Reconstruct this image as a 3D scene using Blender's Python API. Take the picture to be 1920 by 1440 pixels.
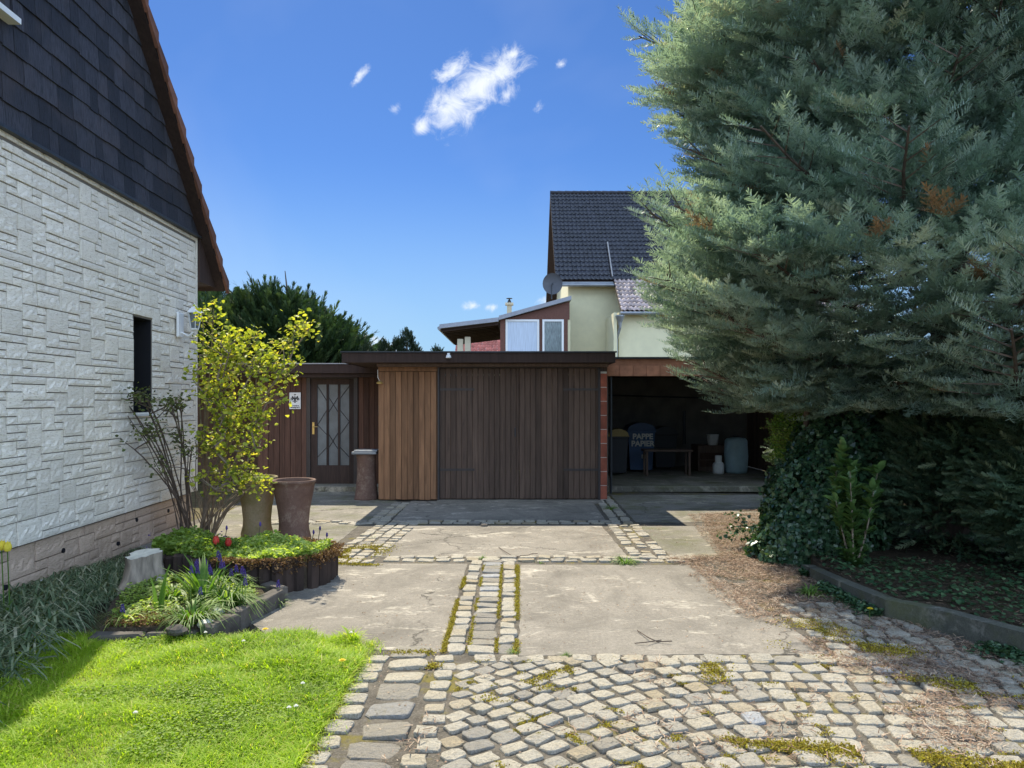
import bpy, math, random
import numpy as np
from math import radians as R, pi, sin, cos, tan, atan2, sqrt
from mathutils import Vector, Matrix
random.seed(7); rng = np.random.default_rng(7)
for o in list(bpy.data.objects): bpy.data.objects.remove(o)
S = bpy.context.scene; C = S.collection

# ---------------------------------------------------------------- camera
CAMH = 1.6; F = 1400.0; HY = 750.0
cd = bpy.data.cameras.new('camera'); cam = bpy.data.objects.new('camera', cd); C.objects.link(cam)
cam.location = (0, 0, CAMH); cam.rotation_euler = (pi/2, 0, 0)
cd.sensor_width = 36; cd.lens = 36*F/1920; cd.shift_y = (HY-720)/1920; cd.clip_end = 2000; cd.clip_start = .05
S.camera = cam
def G(px, py, z=0.0):            # a spot on the ground (height z)
    Y = F*(CAMH-z)/(py-HY); return ((px-960)/F*Y, Y, z)
def P(px, py, Y):                # a spot at distance Y
    return ((px-960)/F*Y, Y, CAMH+(HY-py)/F*Y)

# ---------------------------------------------------------------- light
SUNV = Vector((-0.62, 1.9, 2.33)).normalized()
el = math.asin(SUNV.z); az = atan2(SUNV.x, SUNV.y)
sd = bpy.data.lights.new('sun', 'SUN'); sun = bpy.data.objects.new('sun', sd); C.objects.link(sun)
sd.energy = 4.4; sd.angle = R(.5); sd.color = (1, .91, .74)
sun.rotation_euler = (-SUNV).to_track_quat('-Z', 'Y').to_euler(); sun.location = (-6, 18, 24)
w = bpy.data.worlds.new('World'); S.world = w; w.use_nodes = True
nt = w.node_tree; nt.nodes.clear(); N = nt.nodes.new; L = nt.links.new
out = N('ShaderNodeOutputWorld'); bg = N('ShaderNodeBackground'); bg.inputs[1].default_value = .15
sky = N('ShaderNodeTexSky'); sky.sky_type = 'NISHITA'; sky.sun_disc = False
sky.sun_elevation = el; sky.sun_rotation = az
sky.air_density = 1.0; sky.dust_density = 0.15; sky.ozone_density = 3.0; sky.altitude = 200
tc = N('ShaderNodeTexCoord'); sep = N('ShaderNodeSeparateXYZ'); L(tc.outputs['Generated'], sep.inputs[0])
def wm(op, a, b=None, c=None):
    n = N('ShaderNodeMath'); n.operation = op
    for i, v in enumerate((a, b, c)):
        if v is None: continue
        if isinstance(v, (int, float)): n.inputs[i].default_value = v
        else: L(v, n.inputs[i])
    return n.outputs[0]
ysafe = wm('MAXIMUM', sep.outputs[1], .05)
u = wm('DIVIDE', sep.outputs[0], ysafe); v = wm('DIVIDE', sep.outputs[2], ysafe)
comb = N('ShaderNodeCombineXYZ'); L(u, comb.inputs[0]); L(v, comb.inputs[1])
def noise(sc, det, dist=0, rough=.6):
    n = N('ShaderNodeTexNoise'); n.inputs['Scale'].default_value = sc; n.inputs['Detail'].default_value = det
    n.inputs['Distortion'].default_value = dist; n.inputs['Roughness'].default_value = rough
    L(comb.outputs[0], n.inputs['Vector']); return n.outputs[0]
def ell(px, py, a, b, ang, gain=1.0):   # one cloud puff: direction, half-lengths and lean
    uu, vv = (px-960)/F, (HY-py)/F
    du = wm('SUBTRACT', u, uu); dv = wm('SUBTRACT', v, vv); ca, sa = cos(R(ang)), sin(R(ang))
    x = wm('DIVIDE', wm('ADD', wm('MULTIPLY', du, ca), wm('MULTIPLY', dv, sa)), a/F)
    y = wm('DIVIDE', wm('SUBTRACT', wm('MULTIPLY', dv, ca), wm('MULTIPLY', du, sa)), b/F)
    d = wm('SQRT', wm('ADD', wm('MULTIPLY', x, x), wm('MULTIPLY', y, y)))
    return wm('MULTIPLY', wm('SUBTRACT', 1.0, d), gain)
puffs = [(900,158,98,44,36,1),(845,200,62,48,58,1),(935,135,62,34,30,1),(962,103,34,13,28,.8),(848,132,40,20,40,.7),(788,240,36,20,48,.85),(945,178,30,16,40,.5),(676,140,24,9,52,.7),
         (742,202,12,9,40,.4),(1052,121,12,8,35,.5),(1008,200,16,8,45,.45),(885,573,14,8,0,.55),(925,576,16,6,0,.4),(702,640,30,14,0,.7),(720,655,60,14,0,.6),(1040,560,40,14,10,.4)]
m = None
for p in puffs:
    e = ell(*p); m = e if m is None else wm('MAXIMUM', m, e)
nz = noise(26, 10, .7, .7)
dens = wm('ADD', m, wm('MULTIPLY', wm('SUBTRACT', nz, .5), 2.6))
mr = N('ShaderNodeMapRange'); mr.interpolation_type = 'SMOOTHSTEP'; L(dens, mr.inputs[0]); mr.inputs[1].default_value = -.1; mr.inputs[2].default_value = .95
veil = N('ShaderNodeMapRange'); L(noise(2.2, 4, .5, .5), veil.inputs[0]); veil.inputs[1].default_value = .5; veil.inputs[2].default_value = .8; veil.inputs[4].default_value = .12
edge = N('ShaderNodeMapRange'); L(m, edge.inputs[0]); edge.inputs[1].default_value = -.9; edge.inputs[2].default_value = .1; 
front = wm('GREATER_THAN', sep.outputs[1], .05)
cov = wm('MULTIPLY', wm('MAXIMUM', wm('MULTIPLY', wm('MULTIPLY', mr.outputs[0], edge.outputs[0]), .95), veil.outputs[0]), front)
hs = N('ShaderNodeHueSaturation'); hs.inputs['Saturation'].default_value = 1.0; L(sky.outputs[0], hs.inputs['Color'])
tint = N('ShaderNodeMix'); tint.data_type = 'RGBA'; tint.blend_type = 'MULTIPLY'; tint.inputs[0].default_value = 1
L(hs.outputs[0], tint.inputs[6]); tint.inputs[7].default_value = (.168, .255, .385, 1)
mx = N('ShaderNodeMix'); mx.data_type = 'RGBA'; L(cov, mx.inputs[0])
hz = N('ShaderNodeMapRange'); hz.interpolation_type = 'SMOOTHSTEP'; L(sep.outputs[2], hz.inputs[0]); hz.inputs[1].default_value = .32; hz.inputs[2].default_value = .0; hz.inputs[4].default_value = .75
hm = N('ShaderNodeMix'); hm.data_type = 'RGBA'; L(hz.outputs[0], hm.inputs[0]); L(tint.outputs[2], hm.inputs[6]); hm.inputs[7].default_value = (1.45, 2.25, 2.95, 1); L(hm.outputs[2], mx.inputs[6])
shade = N('ShaderNodeMix'); shade.data_type = 'RGBA'; L(noise(14, 3), shade.inputs[0]); shade.inputs[6].default_value = (3.9, 4.0, 4.2, 1); shade.inputs[7].default_value = (2.6, 2.9, 3.3, 1)
L(shade.outputs[2], mx.inputs[7])
# unseen broken cloud added behind the photographer as bright fill for the shaded sides
n3 = N('ShaderNodeTexNoise'); n3.inputs['Scale'].default_value = 1.7; n3.inputs['Detail'].default_value = 6; n3.inputs['Roughness'].default_value = .55; L(tc.outputs['Generated'], n3.inputs['Vector'])
cb = N('ShaderNodeMapRange'); cb.interpolation_type = 'SMOOTHSTEP'; L(n3.outputs[0], cb.inputs[0]); cb.inputs[1].default_value = .36; cb.inputs[2].default_value = .58
zb_ = N('ShaderNodeMapRange'); zb_.interpolation_type = 'SMOOTHSTEP'; L(wm('SUBTRACT', sep.outputs[1], wm('MULTIPLY', sep.outputs[0], .25)), zb_.inputs[0]); zb_.inputs[1].default_value = .30; zb_.inputs[2].default_value = -.25
mb2 = N('ShaderNodeMix'); mb2.data_type = 'RGBA'; L(wm('MULTIPLY', cb.outputs[0], zb_.outputs[0]), mb2.inputs[0]); L(mx.outputs[2], mb2.inputs[6]); mb2.inputs[7].default_value = (5.9, 7.7, 10.6, 1)
L(mb2.outputs[2], bg.inputs[0]); L(bg.outputs[0], out.inputs[0])
S.render.engine = 'CYCLES'; S.view_settings.view_transform = 'Standard'; S.view_settings.look = 'None'
S.view_settings.exposure = 1.0; S.view_settings.gamma = 1; S.view_settings.use_curve_mapping = False
S.cycles.max_bounces = 8; S.cycles.transparent_max_bounces = 8

# ---------------------------------------------------------------- helpers
def tag(o, label=None, cat=None, group=None, kind=None):
    if label: o['label'] = label
    if cat: o['category'] = cat
    if group: o['group'] = group
    if kind: o['kind'] = kind
    return o
def empty(name, loc, label=None, cat=None, group=None, kind=None):
    o = bpy.data.objects.new(name, None); C.objects.link(o); o.location = loc; o.empty_display_size = .1
    return tag(o, label, cat, group, kind)
def link(name, me, mat, parent=None):
    o = bpy.data.objects.new(name, me); C.objects.link(o)
    mats = mat if isinstance(mat, (list, tuple)) else [mat]
    for k in mats: me.materials.append(k)
    if parent is not None:
        o.parent = parent; o.matrix_parent_inverse = Matrix.Translation(-Vector(world_loc(parent)))
    return o
def world_loc(o):
    v = Vector(o.location) if o.type == 'EMPTY' else Vector((0, 0, 0))
    return v
def np_mesh(name, V, Fc, mat, parent=None, rnd=None, smooth=False, midx=None):
    V = np.asarray(V, dtype=np.float32).reshape(-1, 3); Fc = np.asarray(Fc, dtype=np.int32)
    me = bpy.data.meshes.new(name); nF, k = Fc.shape
    me.vertices.add(len(V)); me.vertices.foreach_set('co', V.ravel())
    me.loops.add(nF*k); me.loops.foreach_set('vertex_index', Fc.ravel())
    me.polygons.add(nF); me.polygons.foreach_set('loop_start', np.arange(nF, dtype=np.int32)*k)
    try: me.polygons.foreach_set('loop_total', np.full(nF, k, dtype=np.int32))
    except Exception: pass
    if rnd is not None:
        a = me.attributes.new('rnd', 'FLOAT', 'POINT'); a.data.foreach_set('value', np.asarray(rnd, dtype=np.float32))
    me.update(calc_edges=True)
    if smooth: me.polygons.foreach_set('use_smooth', np.ones(nF, dtype=bool))
    if midx is not None: me.polygons.foreach_set('material_index', np.asarray(midx, dtype=np.int32))
    return link(name, me, mat, parent)
class MB:
    def __init__(s): s.v = []; s.f = []; s.r = []; s.m = []; s.xf = None
    def add(s, vs, fs, r=None, m=0):
        b = len(s.v); r = random.random() if r is None else r
        if s.xf: vs = [s.xf(*q) for q in vs]
        s.v += [tuple(q) for q in vs]; s.r += [r]*len(vs)
        s.f += [tuple(b+i for i in q) for q in fs]; s.m += [m]*len(fs); return s
    def box(s, x0, x1, y0, y1, z0, z1, r=None, m=0):
        return s.add([(x0,y0,z0),(x1,y0,z0),(x1,y1,z0),(x0,y1,z0),(x0,y0,z1),(x1,y0,z1),(x1,y1,z1),(x0,y1,z1)],
                     [(3,2,1,0),(4,5,6,7),(0,1,5,4),(1,2,6,5),(2,3,7,6),(3,0,4,7)], r, m)
    def bbox(s, x0, x1, y0, y1, z0, z1, b=.004, r=None, m=0):      # box with chamfered edges
        vs = []; X = (x0, x1); Y = (y0, y1); Z = (z0, z1); idx = {}
        for i in (0,1):
            for j in (0,1):
                for k in (0,1):
                    sx, sy, sz = (1,-1)[i], (1,-1)[j], (1,-1)[k]
                    for a in range(3):
                        q = [X[i]+sx*b, Y[j]+sy*b, Z[k]+sz*b]
                        q[a] = (X[i], Y[j], Z[k])[a]; idx[(i,j,k,a)] = len(vs); vs.append(tuple(q))
        fs = []
        for a in range(3):
            o1, o2 = [q for q in range(3) if q != a]
            for sd_ in (0,1):
                ring = []
                for (p, q) in ((0,0),(1,0),(1,1),(0,1)):
                    c = [0,0,0]; c[a] = sd_; c[o1] = p; c[o2] = q; ring.append(idx[(*c, a)])
                flip = (sd_ == 1) == (a != 1)
                fs.append(tuple(ring if flip else ring[::-1]))
        for a in range(3):
            o1, o2 = [q for q in range(3) if q != a]
            for p in (0,1):
                for q in (0,1):
                    c0 = [0,0,0]; c0[o1] = p; c0[o2] = q; c1 = list(c0); c1[a] = 1
                    fs.append((idx[(*c0,o1)], idx[(*c1,o1)], idx[(*c1,o2)], idx[(*c0,o2)]))
        for i in (0,1):
            for j in (0,1):
                for k in (0,1): fs.append(tuple(idx[(i,j,k,a)] for a in range(3)))
        return s.add(vs, fs, r, m)
    def prism(s, poly, z0, z1, r=None, m=0):        # ccw polygon in xy
        n = len(poly); vs = [(x,y,z0) for x,y in poly]+[(x,y,z1) for x,y in poly]
        fs = [tuple(range(n))[::-1], tuple(range(n,2*n))]+[(i,(i+1)%n,n+(i+1)%n,n+i) for i in range(n)]
        return s.add(vs, fs, r, m)
    def slab(s, pts, off, r=None, m=0):     # polygon in 3D extruded by a vector
        n = len(pts); o = Vector(off); vs = [tuple(p) for p in pts]+[tuple(Vector(p)+o) for p in pts]
        fs = [tuple(range(n))[::-1], tuple(range(n,2*n))]+[(i,(i+1)%n,n+(i+1)%n,n+i) for i in range(n)]
        return s.add(vs, fs, r, m)
    def tube(s, pts, rad, n=6, r=None, m=0, cap=True):
        pts = [Vector(p) for p in pts]; rad = rad if hasattr(rad, '__len__') else [rad]*len(pts); vs = []; up = None
        for i, p in enumerate(pts):
            d = (pts[min(i+1,len(pts)-1)]-pts[max(i-1,0)])
            d = d.normalized() if d.length > 1e-9 else Vector((0,0,1))
            if up is None: up = Vector((0,0,1)) if abs(d.z) < .9 else Vector((1,0,0))
            a = d.cross(up).normalized(); up = a.cross(d).normalized()
            for k in range(n):
                t = 2*pi*k/n; vs.append(p+(a*cos(t)+up*sin(t))*rad[i])
        fs = [(i*n+k, i*n+(k+1)%n, (i+1)*n+(k+1)%n, (i+1)*n+k) for i in range(len(pts)-1) for k in range(n)]
        if cap: fs += [tuple(range(n))[::-1], tuple(range((len(pts)-1)*n, len(pts)*n))]
        return s.add(vs, fs, r, m)
    def lathe(s, c, prof, n=24, r=None, m=0, jit=0, capb=True, capt=False):
        vs = []
        for (rr, z) in prof:
            for k in range(n):
                t = 2*pi*k/n; q = rr*(1+jit*sin(3*t+z*5)+jit*.6*cos(5*t)); vs.append((c[0]+q*cos(t), c[1]+q*sin(t), c[2]+z))
        fs = [(i*n+k, i*n+(k+1)%n, (i+1)*n+(k+1)%n, (i+1)*n+k) for i in range(len(prof)-1) for k in range(n)]
        if capb: fs.append(tuple(range(n))[::-1])
        if capt: fs.append(tuple(range((len(prof)-1)*n, len(prof)*n)))
        return s.add(vs, fs, r, m)
    def build(s, name, mat, parent=None, smooth=False):
        me = bpy.data.meshes.new(name); me.from_pydata(s.v, [], s.f)
        a = me.attributes.new('rnd', 'FLOAT', 'POINT'); a.data.foreach_set('value', np.array(s.r, dtype=np.float32))
        me.polygons.foreach_set('material_index', np.array(s.m, dtype=np.int32))
        if smooth: me.polygons.foreach_set('use_smooth', np.ones(len(me.polygons), dtype=bool))
        me.update(); return link(name, me, mat, parent)
def norm(a): return a/np.maximum(np.linalg.norm(a, axis=-1, keepdims=True), 1e-9)
def frames(d, up):               # columns forward, side, normal
    d = norm(np.asarray(d, float)); up = np.asarray(up, float)+np.array([1e-4, 2e-4, 0]); s_ = norm(np.cross(up, d)); n_ = np.cross(d, s_)
    return np.stack([d, s_, n_], axis=-1)
def inst(T, Fc, pos, M3, sc, rnd=None):
    T = np.asarray(T, float); pos = np.asarray(pos, float); n = len(pos); sc = np.asarray(sc, float)
    if sc.ndim == 0: sc = np.full(n, float(sc))
    if sc.ndim == 1: sc = np.repeat(sc[:, None], 3, 1)
    V = np.einsum('nij,nkj->nki', M3, T[None]*sc[:, None, :])+pos[:, None, :]
    Fa = (np.asarray(Fc)[None]+(np.arange(n)*len(T))[:, None, None]).reshape(-1, np.asarray(Fc).shape[1])
    r = rng.random(n) if rnd is None else rnd
    return V.reshape(-1, 3), Fa, np.repeat(r, len(T))
def cat(parts):
    V = []; Fs = []; Rr = []; b = 0
    for v_, f_, r_ in parts: V.append(v_); Fs.append(f_+b); Rr.append(r_); b += len(v_)
    return np.concatenate(V), np.concatenate(Fs), np.concatenate(Rr)
def inpoly(x, y, poly):
    x = np.asarray(x); y = np.asarray(y); c = np.zeros(x.shape, bool); n = len(poly)
    for i in range(n):
        x1, y1 = poly[i][:2]; x2, y2 = poly[(i+1) % n][:2]
        k = ((y1 > y) != (y2 > y)) & (x < (x2-x1)*(y-y1)/((y2-y1) or 1e-9)+x1); c ^= k
    return c
def scatter(poly, n):
    xs = [p[0] for p in poly]; ys = [p[1] for p in poly]
    x = rng.uniform(min(xs), max(xs), n*3); y = rng.uniform(min(ys), max(ys), n*3)
    k = np.where(inpoly(x, y, poly))[0][:n]; return x[k], y[k]
def vnoise(x, y, f=1.0, seed=0):      # cheap smooth value noise 0..1
    r_ = np.random.default_rng(seed); g = r_.random((64, 64)); x = np.asarray(x)*f+31.3; y = np.asarray(y)*f+17.7
    xi = np.floor(x).astype(int); yi = np.floor(y).astype(int); fx = x-xi; fy = y-yi; fx = fx*fx*(3-2*fx); fy = fy*fy*(3-2*fy)
    a = g[xi%64, yi%64]; b = g[(xi+1)%64, yi%64]; c_ = g[xi%64, (yi+1)%64]; d = g[(xi+1)%64, (yi+1)%64]
    return (a*(1-fx)+b*fx)*(1-fy)+(c_*(1-fx)+d*fx)*fy

# ---------------------------------------------------------------- materials
class Mat:
    def __init__(s, name):
        s.m = bpy.data.materials.new(name); s.m.use_nodes = True; s.t = s.m.node_tree; s.b = s.t.nodes['Principled BSDF']
        s.o = s.t.nodes['Material Output']; s.tc = s.t.nodes.new('ShaderNodeTexCoord')
    def n(s, ty, **kw):
        q = s.t.nodes.new('ShaderNode'+ty)
        for k, v_ in kw.items():
            if k in q.inputs: q.inputs[k].default_value = v_
            else: setattr(q, k, v_)
        return q
    def l(s, a, b): s.t.links.new(a, b)
    def coord(s, scale=(1,1,1), rot=(0,0,0)):
        mp = s.n('Mapping'); s.l(s.tc.outputs['Object'], mp.inputs[0]); mp.inputs['Scale'].default_value = scale; mp.inputs['Rotation'].default_value = rot; return mp.outputs[0]
    def noise(s, sc, det=4, stretch=(1,1,1), rough=.6, dist=0):
        q = s.n('TexNoise', Scale=sc, Detail=det, Roughness=rough, Distortion=dist); s.l(s.coord(stretch), q.inputs['Vector']); return q.outputs[0]
    def ramp(s, fac, stops, interp='LINEAR'):
        q = s.n('ValToRGB'); q.color_ramp.interpolation = interp; e = q.color_ramp.elements
        while len(e) < len(stops): e.new(.5)
        for i, (p, c) in enumerate(stops): e[i].position = p; e[i].color = (*c, 1) if len(c) == 3 else c
        s.l(fac, q.inputs[0]); return q.outputs[0]
    def rmap(s, fac, a, b, c=0, d=1):
        q = s.n('MapRange'); s.l(fac, q.inputs[0])
        for i, v_ in enumerate((a, b, c, d)): q.inputs[i+1].default_value = v_
        return q.outputs[0]
    def mix(s, fac, a, b, mode='MIX'):
        q = s.n('Mix', data_type='RGBA', blend_type=mode)
        if isinstance(fac, (int, float)): q.inputs[0].default_value = fac
        else: s.l(fac, q.inputs[0])
        for i, v_ in ((6, a), (7, b)):
            if isinstance(v_, tuple): q.inputs[i].default_value = (*v_, 1)
            else: s.l(v_, q.inputs[i])
        return q.outputs[2]
    def attr(s): q = s.n('Attribute'); q.attribute_name = 'rnd'; return q.outputs['Fac']
    def math(s, op, a, b):
        q = s.n('Math', operation=op)
        for i, v_ in ((0, a), (1, b)):
            if isinstance(v_, (int, float)): q.inputs[i].default_value = v_
            else: s.l(v_, q.inputs[i])
        return q.outputs[0]
    def col(s, c):
        if isinstance(c, tuple): s.b.inputs['Base Color'].default_value = (*c, 1)
        else: s.l(c, s.b.inputs['Base Color'])
    def bump(s, h, st=.3, dist=.01):
        q = s.n('Bump', Strength=st, Distance=dist); s.l(h, q.inputs['Height']); s.l(q.outputs[0], s.b.inputs['Normal']); return s
    def rough(s, v_, spec=.5, metal=0):
        s.b.inputs['Roughness'].default_value = v_; s.b.inputs['Specular IOR Level'].default_value = spec; s.b.inputs['Metallic'].default_value = metal; return s
def simple(name, c, rough=.7, var=.2, sc=6, bump=.2, bsc=40, stretch=(1,1,1), spec=.4, metal=0, rv=.25):
    k = Mat(name); lo = tuple(q*(1-var) for q in c); hi = tuple(min(1, q*(1+var)) for q in c)
    base = k.ramp(k.noise(sc, 5, stretch), [(.3, lo), (.7, hi)])
    v_ = k.rmap(k.attr(), 0, 1, 1-rv, 1+rv); cc = k.n('CombineColor')
    for i in range(3): k.l(v_, cc.inputs[i])
    k.col(k.mix(1.0, base, cc.outputs[0], 'MULTIPLY')); k.rough(rough, spec, metal)
    if bump: k.bump(k.noise(bsc, 4, stretch), bump, .004)
    return k.m
def leafmat(name, stops, trans=.4, rough=.55, tcol=None, spec=.3):
    k = Mat(name); c = k.ramp(k.attr(), stops); k.col(c); k.rough(rough, spec)
    tr = k.n('BsdfTranslucent'); t2 = k.mix(1.0, c, tcol or (1.5, 1.6, .5), 'MULTIPLY'); k.l(t2, tr.inputs[0])
    mxs = k.n('MixShader'); mxs.inputs[0].default_value = trans; k.l(k.b.outputs[0], mxs.inputs[1]); k.l(tr.outputs[0], mxs.inputs[2])
    k.l(mxs.outputs[0], k.o.inputs[0]); return k.m

def mk_concrete(name, base, light, dark, moss=0.0, stretch=(1,1,1)):
    k = Mat(name); big = k.noise(.9, 6, rough=.65); fine = k.noise(38, 8, rough=.82); mid = k.noise(5, 6, (1,1.6,1), .7, .4)
    c = k.ramp(big, [(.3, dark), (.52, base), (.75, tuple(q*1.2 for q in base))])
    c = k.mix(k.rmap(fine, .42, .64, 0, .62), c, tuple(q*.55 for q in base))
    sp = k.noise(110, 4, rough=.85); c = k.mix(k.rmap(sp, .56, .68, 0, .6), c, light)
    c = k.mix(k.rmap(sp, .44, .34, 0, .55), c, tuple(q*.35 for q in base))
    worn = k.math('MULTIPLY', k.rmap(k.noise(1.7, 8, (1,2.1,1), .72, .8), .54, .61), k.rmap(k.noise(11, 6, (1,1.8,1), .7), .4, .56))
    c = k.mix(k.math('MULTIPLY', worn, .85), c, light)
    nw = k.n('TexNoise', Scale=1.6, Detail=7, Roughness=.65); k.l(k.tc.outputs['Object'], nw.inputs['Vector']); wv = k.n('VectorMath', operation='MULTIPLY_ADD'); k.l(nw.outputs[1], wv.inputs[0]); wv.inputs[1].default_value = (.9,.9,0); k.l(k.coord((1,1,0)), wv.inputs[2])
    cr = k.n('TexVoronoi', feature='DISTANCE_TO_EDGE', Scale=.34); k.l(wv.outputs[0], cr.inputs['Vector'])
    c = k.mix(k.math('MULTIPLY', k.rmap(cr.outputs['Distance'], .006, .001, 0, .85), k.rmap(k.noise(.8, 3), .46, .52)), c, tuple(q*.22 for q in base))
    c = k.mix(k.rmap(k.noise(.75, 8, (1.3,1,1), .75, 1.8), .48, .64, 0, .68), c, tuple(q*.52 for q in base))
    c = k.mix(k.rmap(mid, .6, .8, 0, .35), c, dark)
    if moss: c = k.mix(k.rmap(k.noise(2.4, 7, rough=.7), .58-.1*moss, .72, 0, .7), c, (.10, .11, .03))
    k.col(c); k.rough(.93, .2)
    h = k.math('ADD', k.math('MULTIPLY', fine, .6), k.math('ADD', k.math('MULTIPLY', worn, -.35), k.math('MULTIPLY', mid, .5))); k.bump(h, 1.0, .012); return k.m
m_conc = mk_concrete('weathered_concrete', (.27,.245,.205), (.56,.51,.42), (.17,.155,.13))
m_conc_moss = mk_concrete('mossy_concrete', (.24,.22,.185), (.46,.42,.33), (.14,.14,.09), 1.0)
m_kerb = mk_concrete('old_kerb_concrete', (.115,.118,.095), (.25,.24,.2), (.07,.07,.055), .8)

def mk_grout():
    k = Mat('joint_mortar'); c = k.ramp(k.noise(9, 6, rough=.7), [(.3,(.05,.043,.034)),(.55,(.11,.098,.08)),(.8,(.17,.15,.12))])
    c = k.mix(k.rmap(k.noise(70, 4, rough=.8), .5, .7, 0, .6), c, (.27,.245,.2))
    c = k.mix(k.rmap(k.noise(1.6, 7, rough=.75), .54, .64, 0, .85), c, (.16,.135,.02)); k.col(c); k.rough(.95, .15); k.bump(k.noise(90, 5), .8, .008); return k.m
m_grout = mk_grout()
def mk_sett():
    k = Mat('granite_sett'); a = k.attr()
    c = k.ramp(a, [(0,(.40,.33,.22)),(.2,(.48,.435,.34)),(.5,(.47,.43,.35)),(.65,(.38,.35,.29)),(.8,(.29,.27,.235)),(.86,(.34,.31,.25)),(.95,(.27,.245,.205)),(.975,(.27,.26,.24)),(1,(.42,.43,.44))])
    sp = k.noise(75, 5, rough=.85); c = k.mix(k.rmap(sp, .48, .62, 0, .65), c, tuple((.17,.155,.125)))
    c = k.mix(k.rmap(k.noise(16, 6, rough=.75), .5, .72, 0, .55), c, (.25,.22,.16))
    c = k.mix(k.rmap(k.noise(2.2, 7, rough=.75), .60, .70, 0, .55), c, (.20,.17,.045))
    k.col(c); k.rough(.85, .3); k.bump(k.math('ADD', k.noise(22, 6, rough=.7), k.math('MULTIPLY', sp, .3)), 1.0, .03); return k.m
m_sett = mk_sett()
def mk_soil():
    k = Mat('soil'); c = k.ramp(k.noise(14, 7, rough=.75), [(.3,(.03,.024,.016)),(.55,(.075,.058,.04)),(.75,(.14,.11,.075))]); k.col(c); k.rough(.95,.1); k.bump(k.noise(50,6),1,.02); return k.m
m_soil = mk_soil()
def mk_ground():
    k = Mat('rough_ground'); c = k.ramp(k.noise(3, 8, rough=.7), [(.3,(.05,.06,.02)),(.5,(.11,.095,.05)),(.75,(.17,.14,.09))]); k.col(c); k.rough(.95,.1); k.bump(k.noise(40,6),1,.02); return k.m
m_ground = mk_ground()
def mk_wallstone(name, base, dirt):
    k = Mat(name); v_ = k.attr(); c = k.mix(v_, tuple(q*.88 for q in base), tuple(min(1,q*1.06) for q in base))
    c = k.mix(k.rmap(k.noise(3, 6, rough=.7), .45, .75, 0, .35), c, tuple(q*.8 for q in base)); c = k.mix(k.rmap(k.noise(5, 7, (3,3,.28), .7), .55, .75, 0, .4), c, dirt)
    geo = k.n('NewGeometry'); pt = k.rmap(geo.outputs['Pointiness'], .47, .5, .75, 0)
    led = k.math('MULTIPLY', k.rmap(k.noise(26, 6, (1,1,4.5), .7), .54, .66), .7)
    c = k.mix(led, c, dirt); c = k.mix(k.rmap(k.noise(130, 3), .6, .75, 0, .3), c, dirt)
    k.col(c); k.rough(.9, .2); k.bump(k.math('ADD', k.noise(20, 6, (1,1,3.5), .65), k.math('MULTIPLY', k.noise(120, 4), .25)), .8, .012); return k.m
m_wstone = mk_wallstone('white_split_stone', (.88,.81,.69), (.42,.34,.24))
m_plinth = mk_wallstone('beige_split_stone', (.60,.45,.34), (.28,.19,.13))
m_mortar = simple('pale_mortar', (.17,.15,.125), .95, .15)
def mk_slate():
    k = Mat('fibre_shingle'); c = k.mix(k.attr(), (.020,.022,.030), (.070,.070,.088))
    c = k.mix(k.rmap(k.noise(22, 5, (3.5,3.5,.35), .7, .2), .45, .62, 0, .8), c, (.014,.014,.018)); c = k.mix(k.rmap(k.noise(2.5,5),.5,.8,0,.5), c, (.09,.07,.07))
    k.col(c); k.rough(.7,.35); k.bump(k.noise(22, 5, (3.5,3.5,.35), .7, .2), .9, .012); return k.m
m_slate = mk_slate()
def wood(name, c, lo=.55, rough=.75, var=.35):
    k = Mat(name); g = k.noise(28, 6, (1,1,.07), .65, .6); g2 = k.noise(5, 5, (1.5,1.5,.25), .6)
    cc = k.ramp(g, [(.3, tuple(q*lo for q in c)), (.6, c), (.8, tuple(min(1,q*1.25) for q in c))])
    cc = k.mix(k.rmap(g2, .45, .75, 0, .45), cc, tuple(q*.5 for q in c))
    v_ = k.rmap(k.attr(), 0, 1, 1-var, 1+var*.6); cb = k.n('CombineColor')
    for i in range(3): k.l(v_, cb.inputs[i])
    k.col(k.mix(1.0, cc, cb.outputs[0], 'MULTIPLY')); k.rough(rough,.3); k.bump(g, .35, .004); return k.m
m_wood_o = wood('honey_brown_boards', (.30,.155,.08))
m_wood_d = wood('dark_brown_boards', (.14,.092,.068))
m_wood_r = wood('reddish_brown_boards', (.13,.066,.045))
m_fascia = wood('fascia_boards', (.055,.033,.026))
m_frame = simple('dark_frame_paint', (.055,.045,.042), .5, .15, spec=.4)
m_black = simple('black_gap', (.008,.008,.01), .9, .1, bump=0)
m_brick = simple('red_clay_block', (.30,.09,.055), .85, .3, 9, .4, 50)
m_lintel = simple('terracotta_lintel', (.36,.16,.09), .85, .25, 7, .3, 50)
m_wmort = simple('white_mortar', (.6,.57,.52), .9, .1)
m_render_y = simple('cream_render', (.74,.68,.44), .92, .05, 3, .15, 120, rv=.02)
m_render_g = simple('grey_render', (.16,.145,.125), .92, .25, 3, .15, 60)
m_tile = simple('black_glazed_tile', (.018,.019,.026), .25, .25, 8, .1, 60, spec=.5, rv=.35)
m_tile_glare = simple('sun_glare_pinkish_tile', (.38,.29,.26), .4, .35, 8, .1, 60, spec=.6, rv=.4)  # lower roof tiles: sun glare put into a paler colour
m_tile_b = simple('brown_clay_tile', (.17,.075,.045), .7, .3, 8, .3, 50)
m_tile_r = simple('red_roof_tile', (.42,.13,.10), .6, .25, 4, .2, 50)
m_zinc = simple('zinc', (.30,.32,.34), .45, .15, 4, .1, metal=.6)
m_fasc_g = simple('grey_sheet_fascia', (.26,.27,.30), .6, .1)
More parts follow.
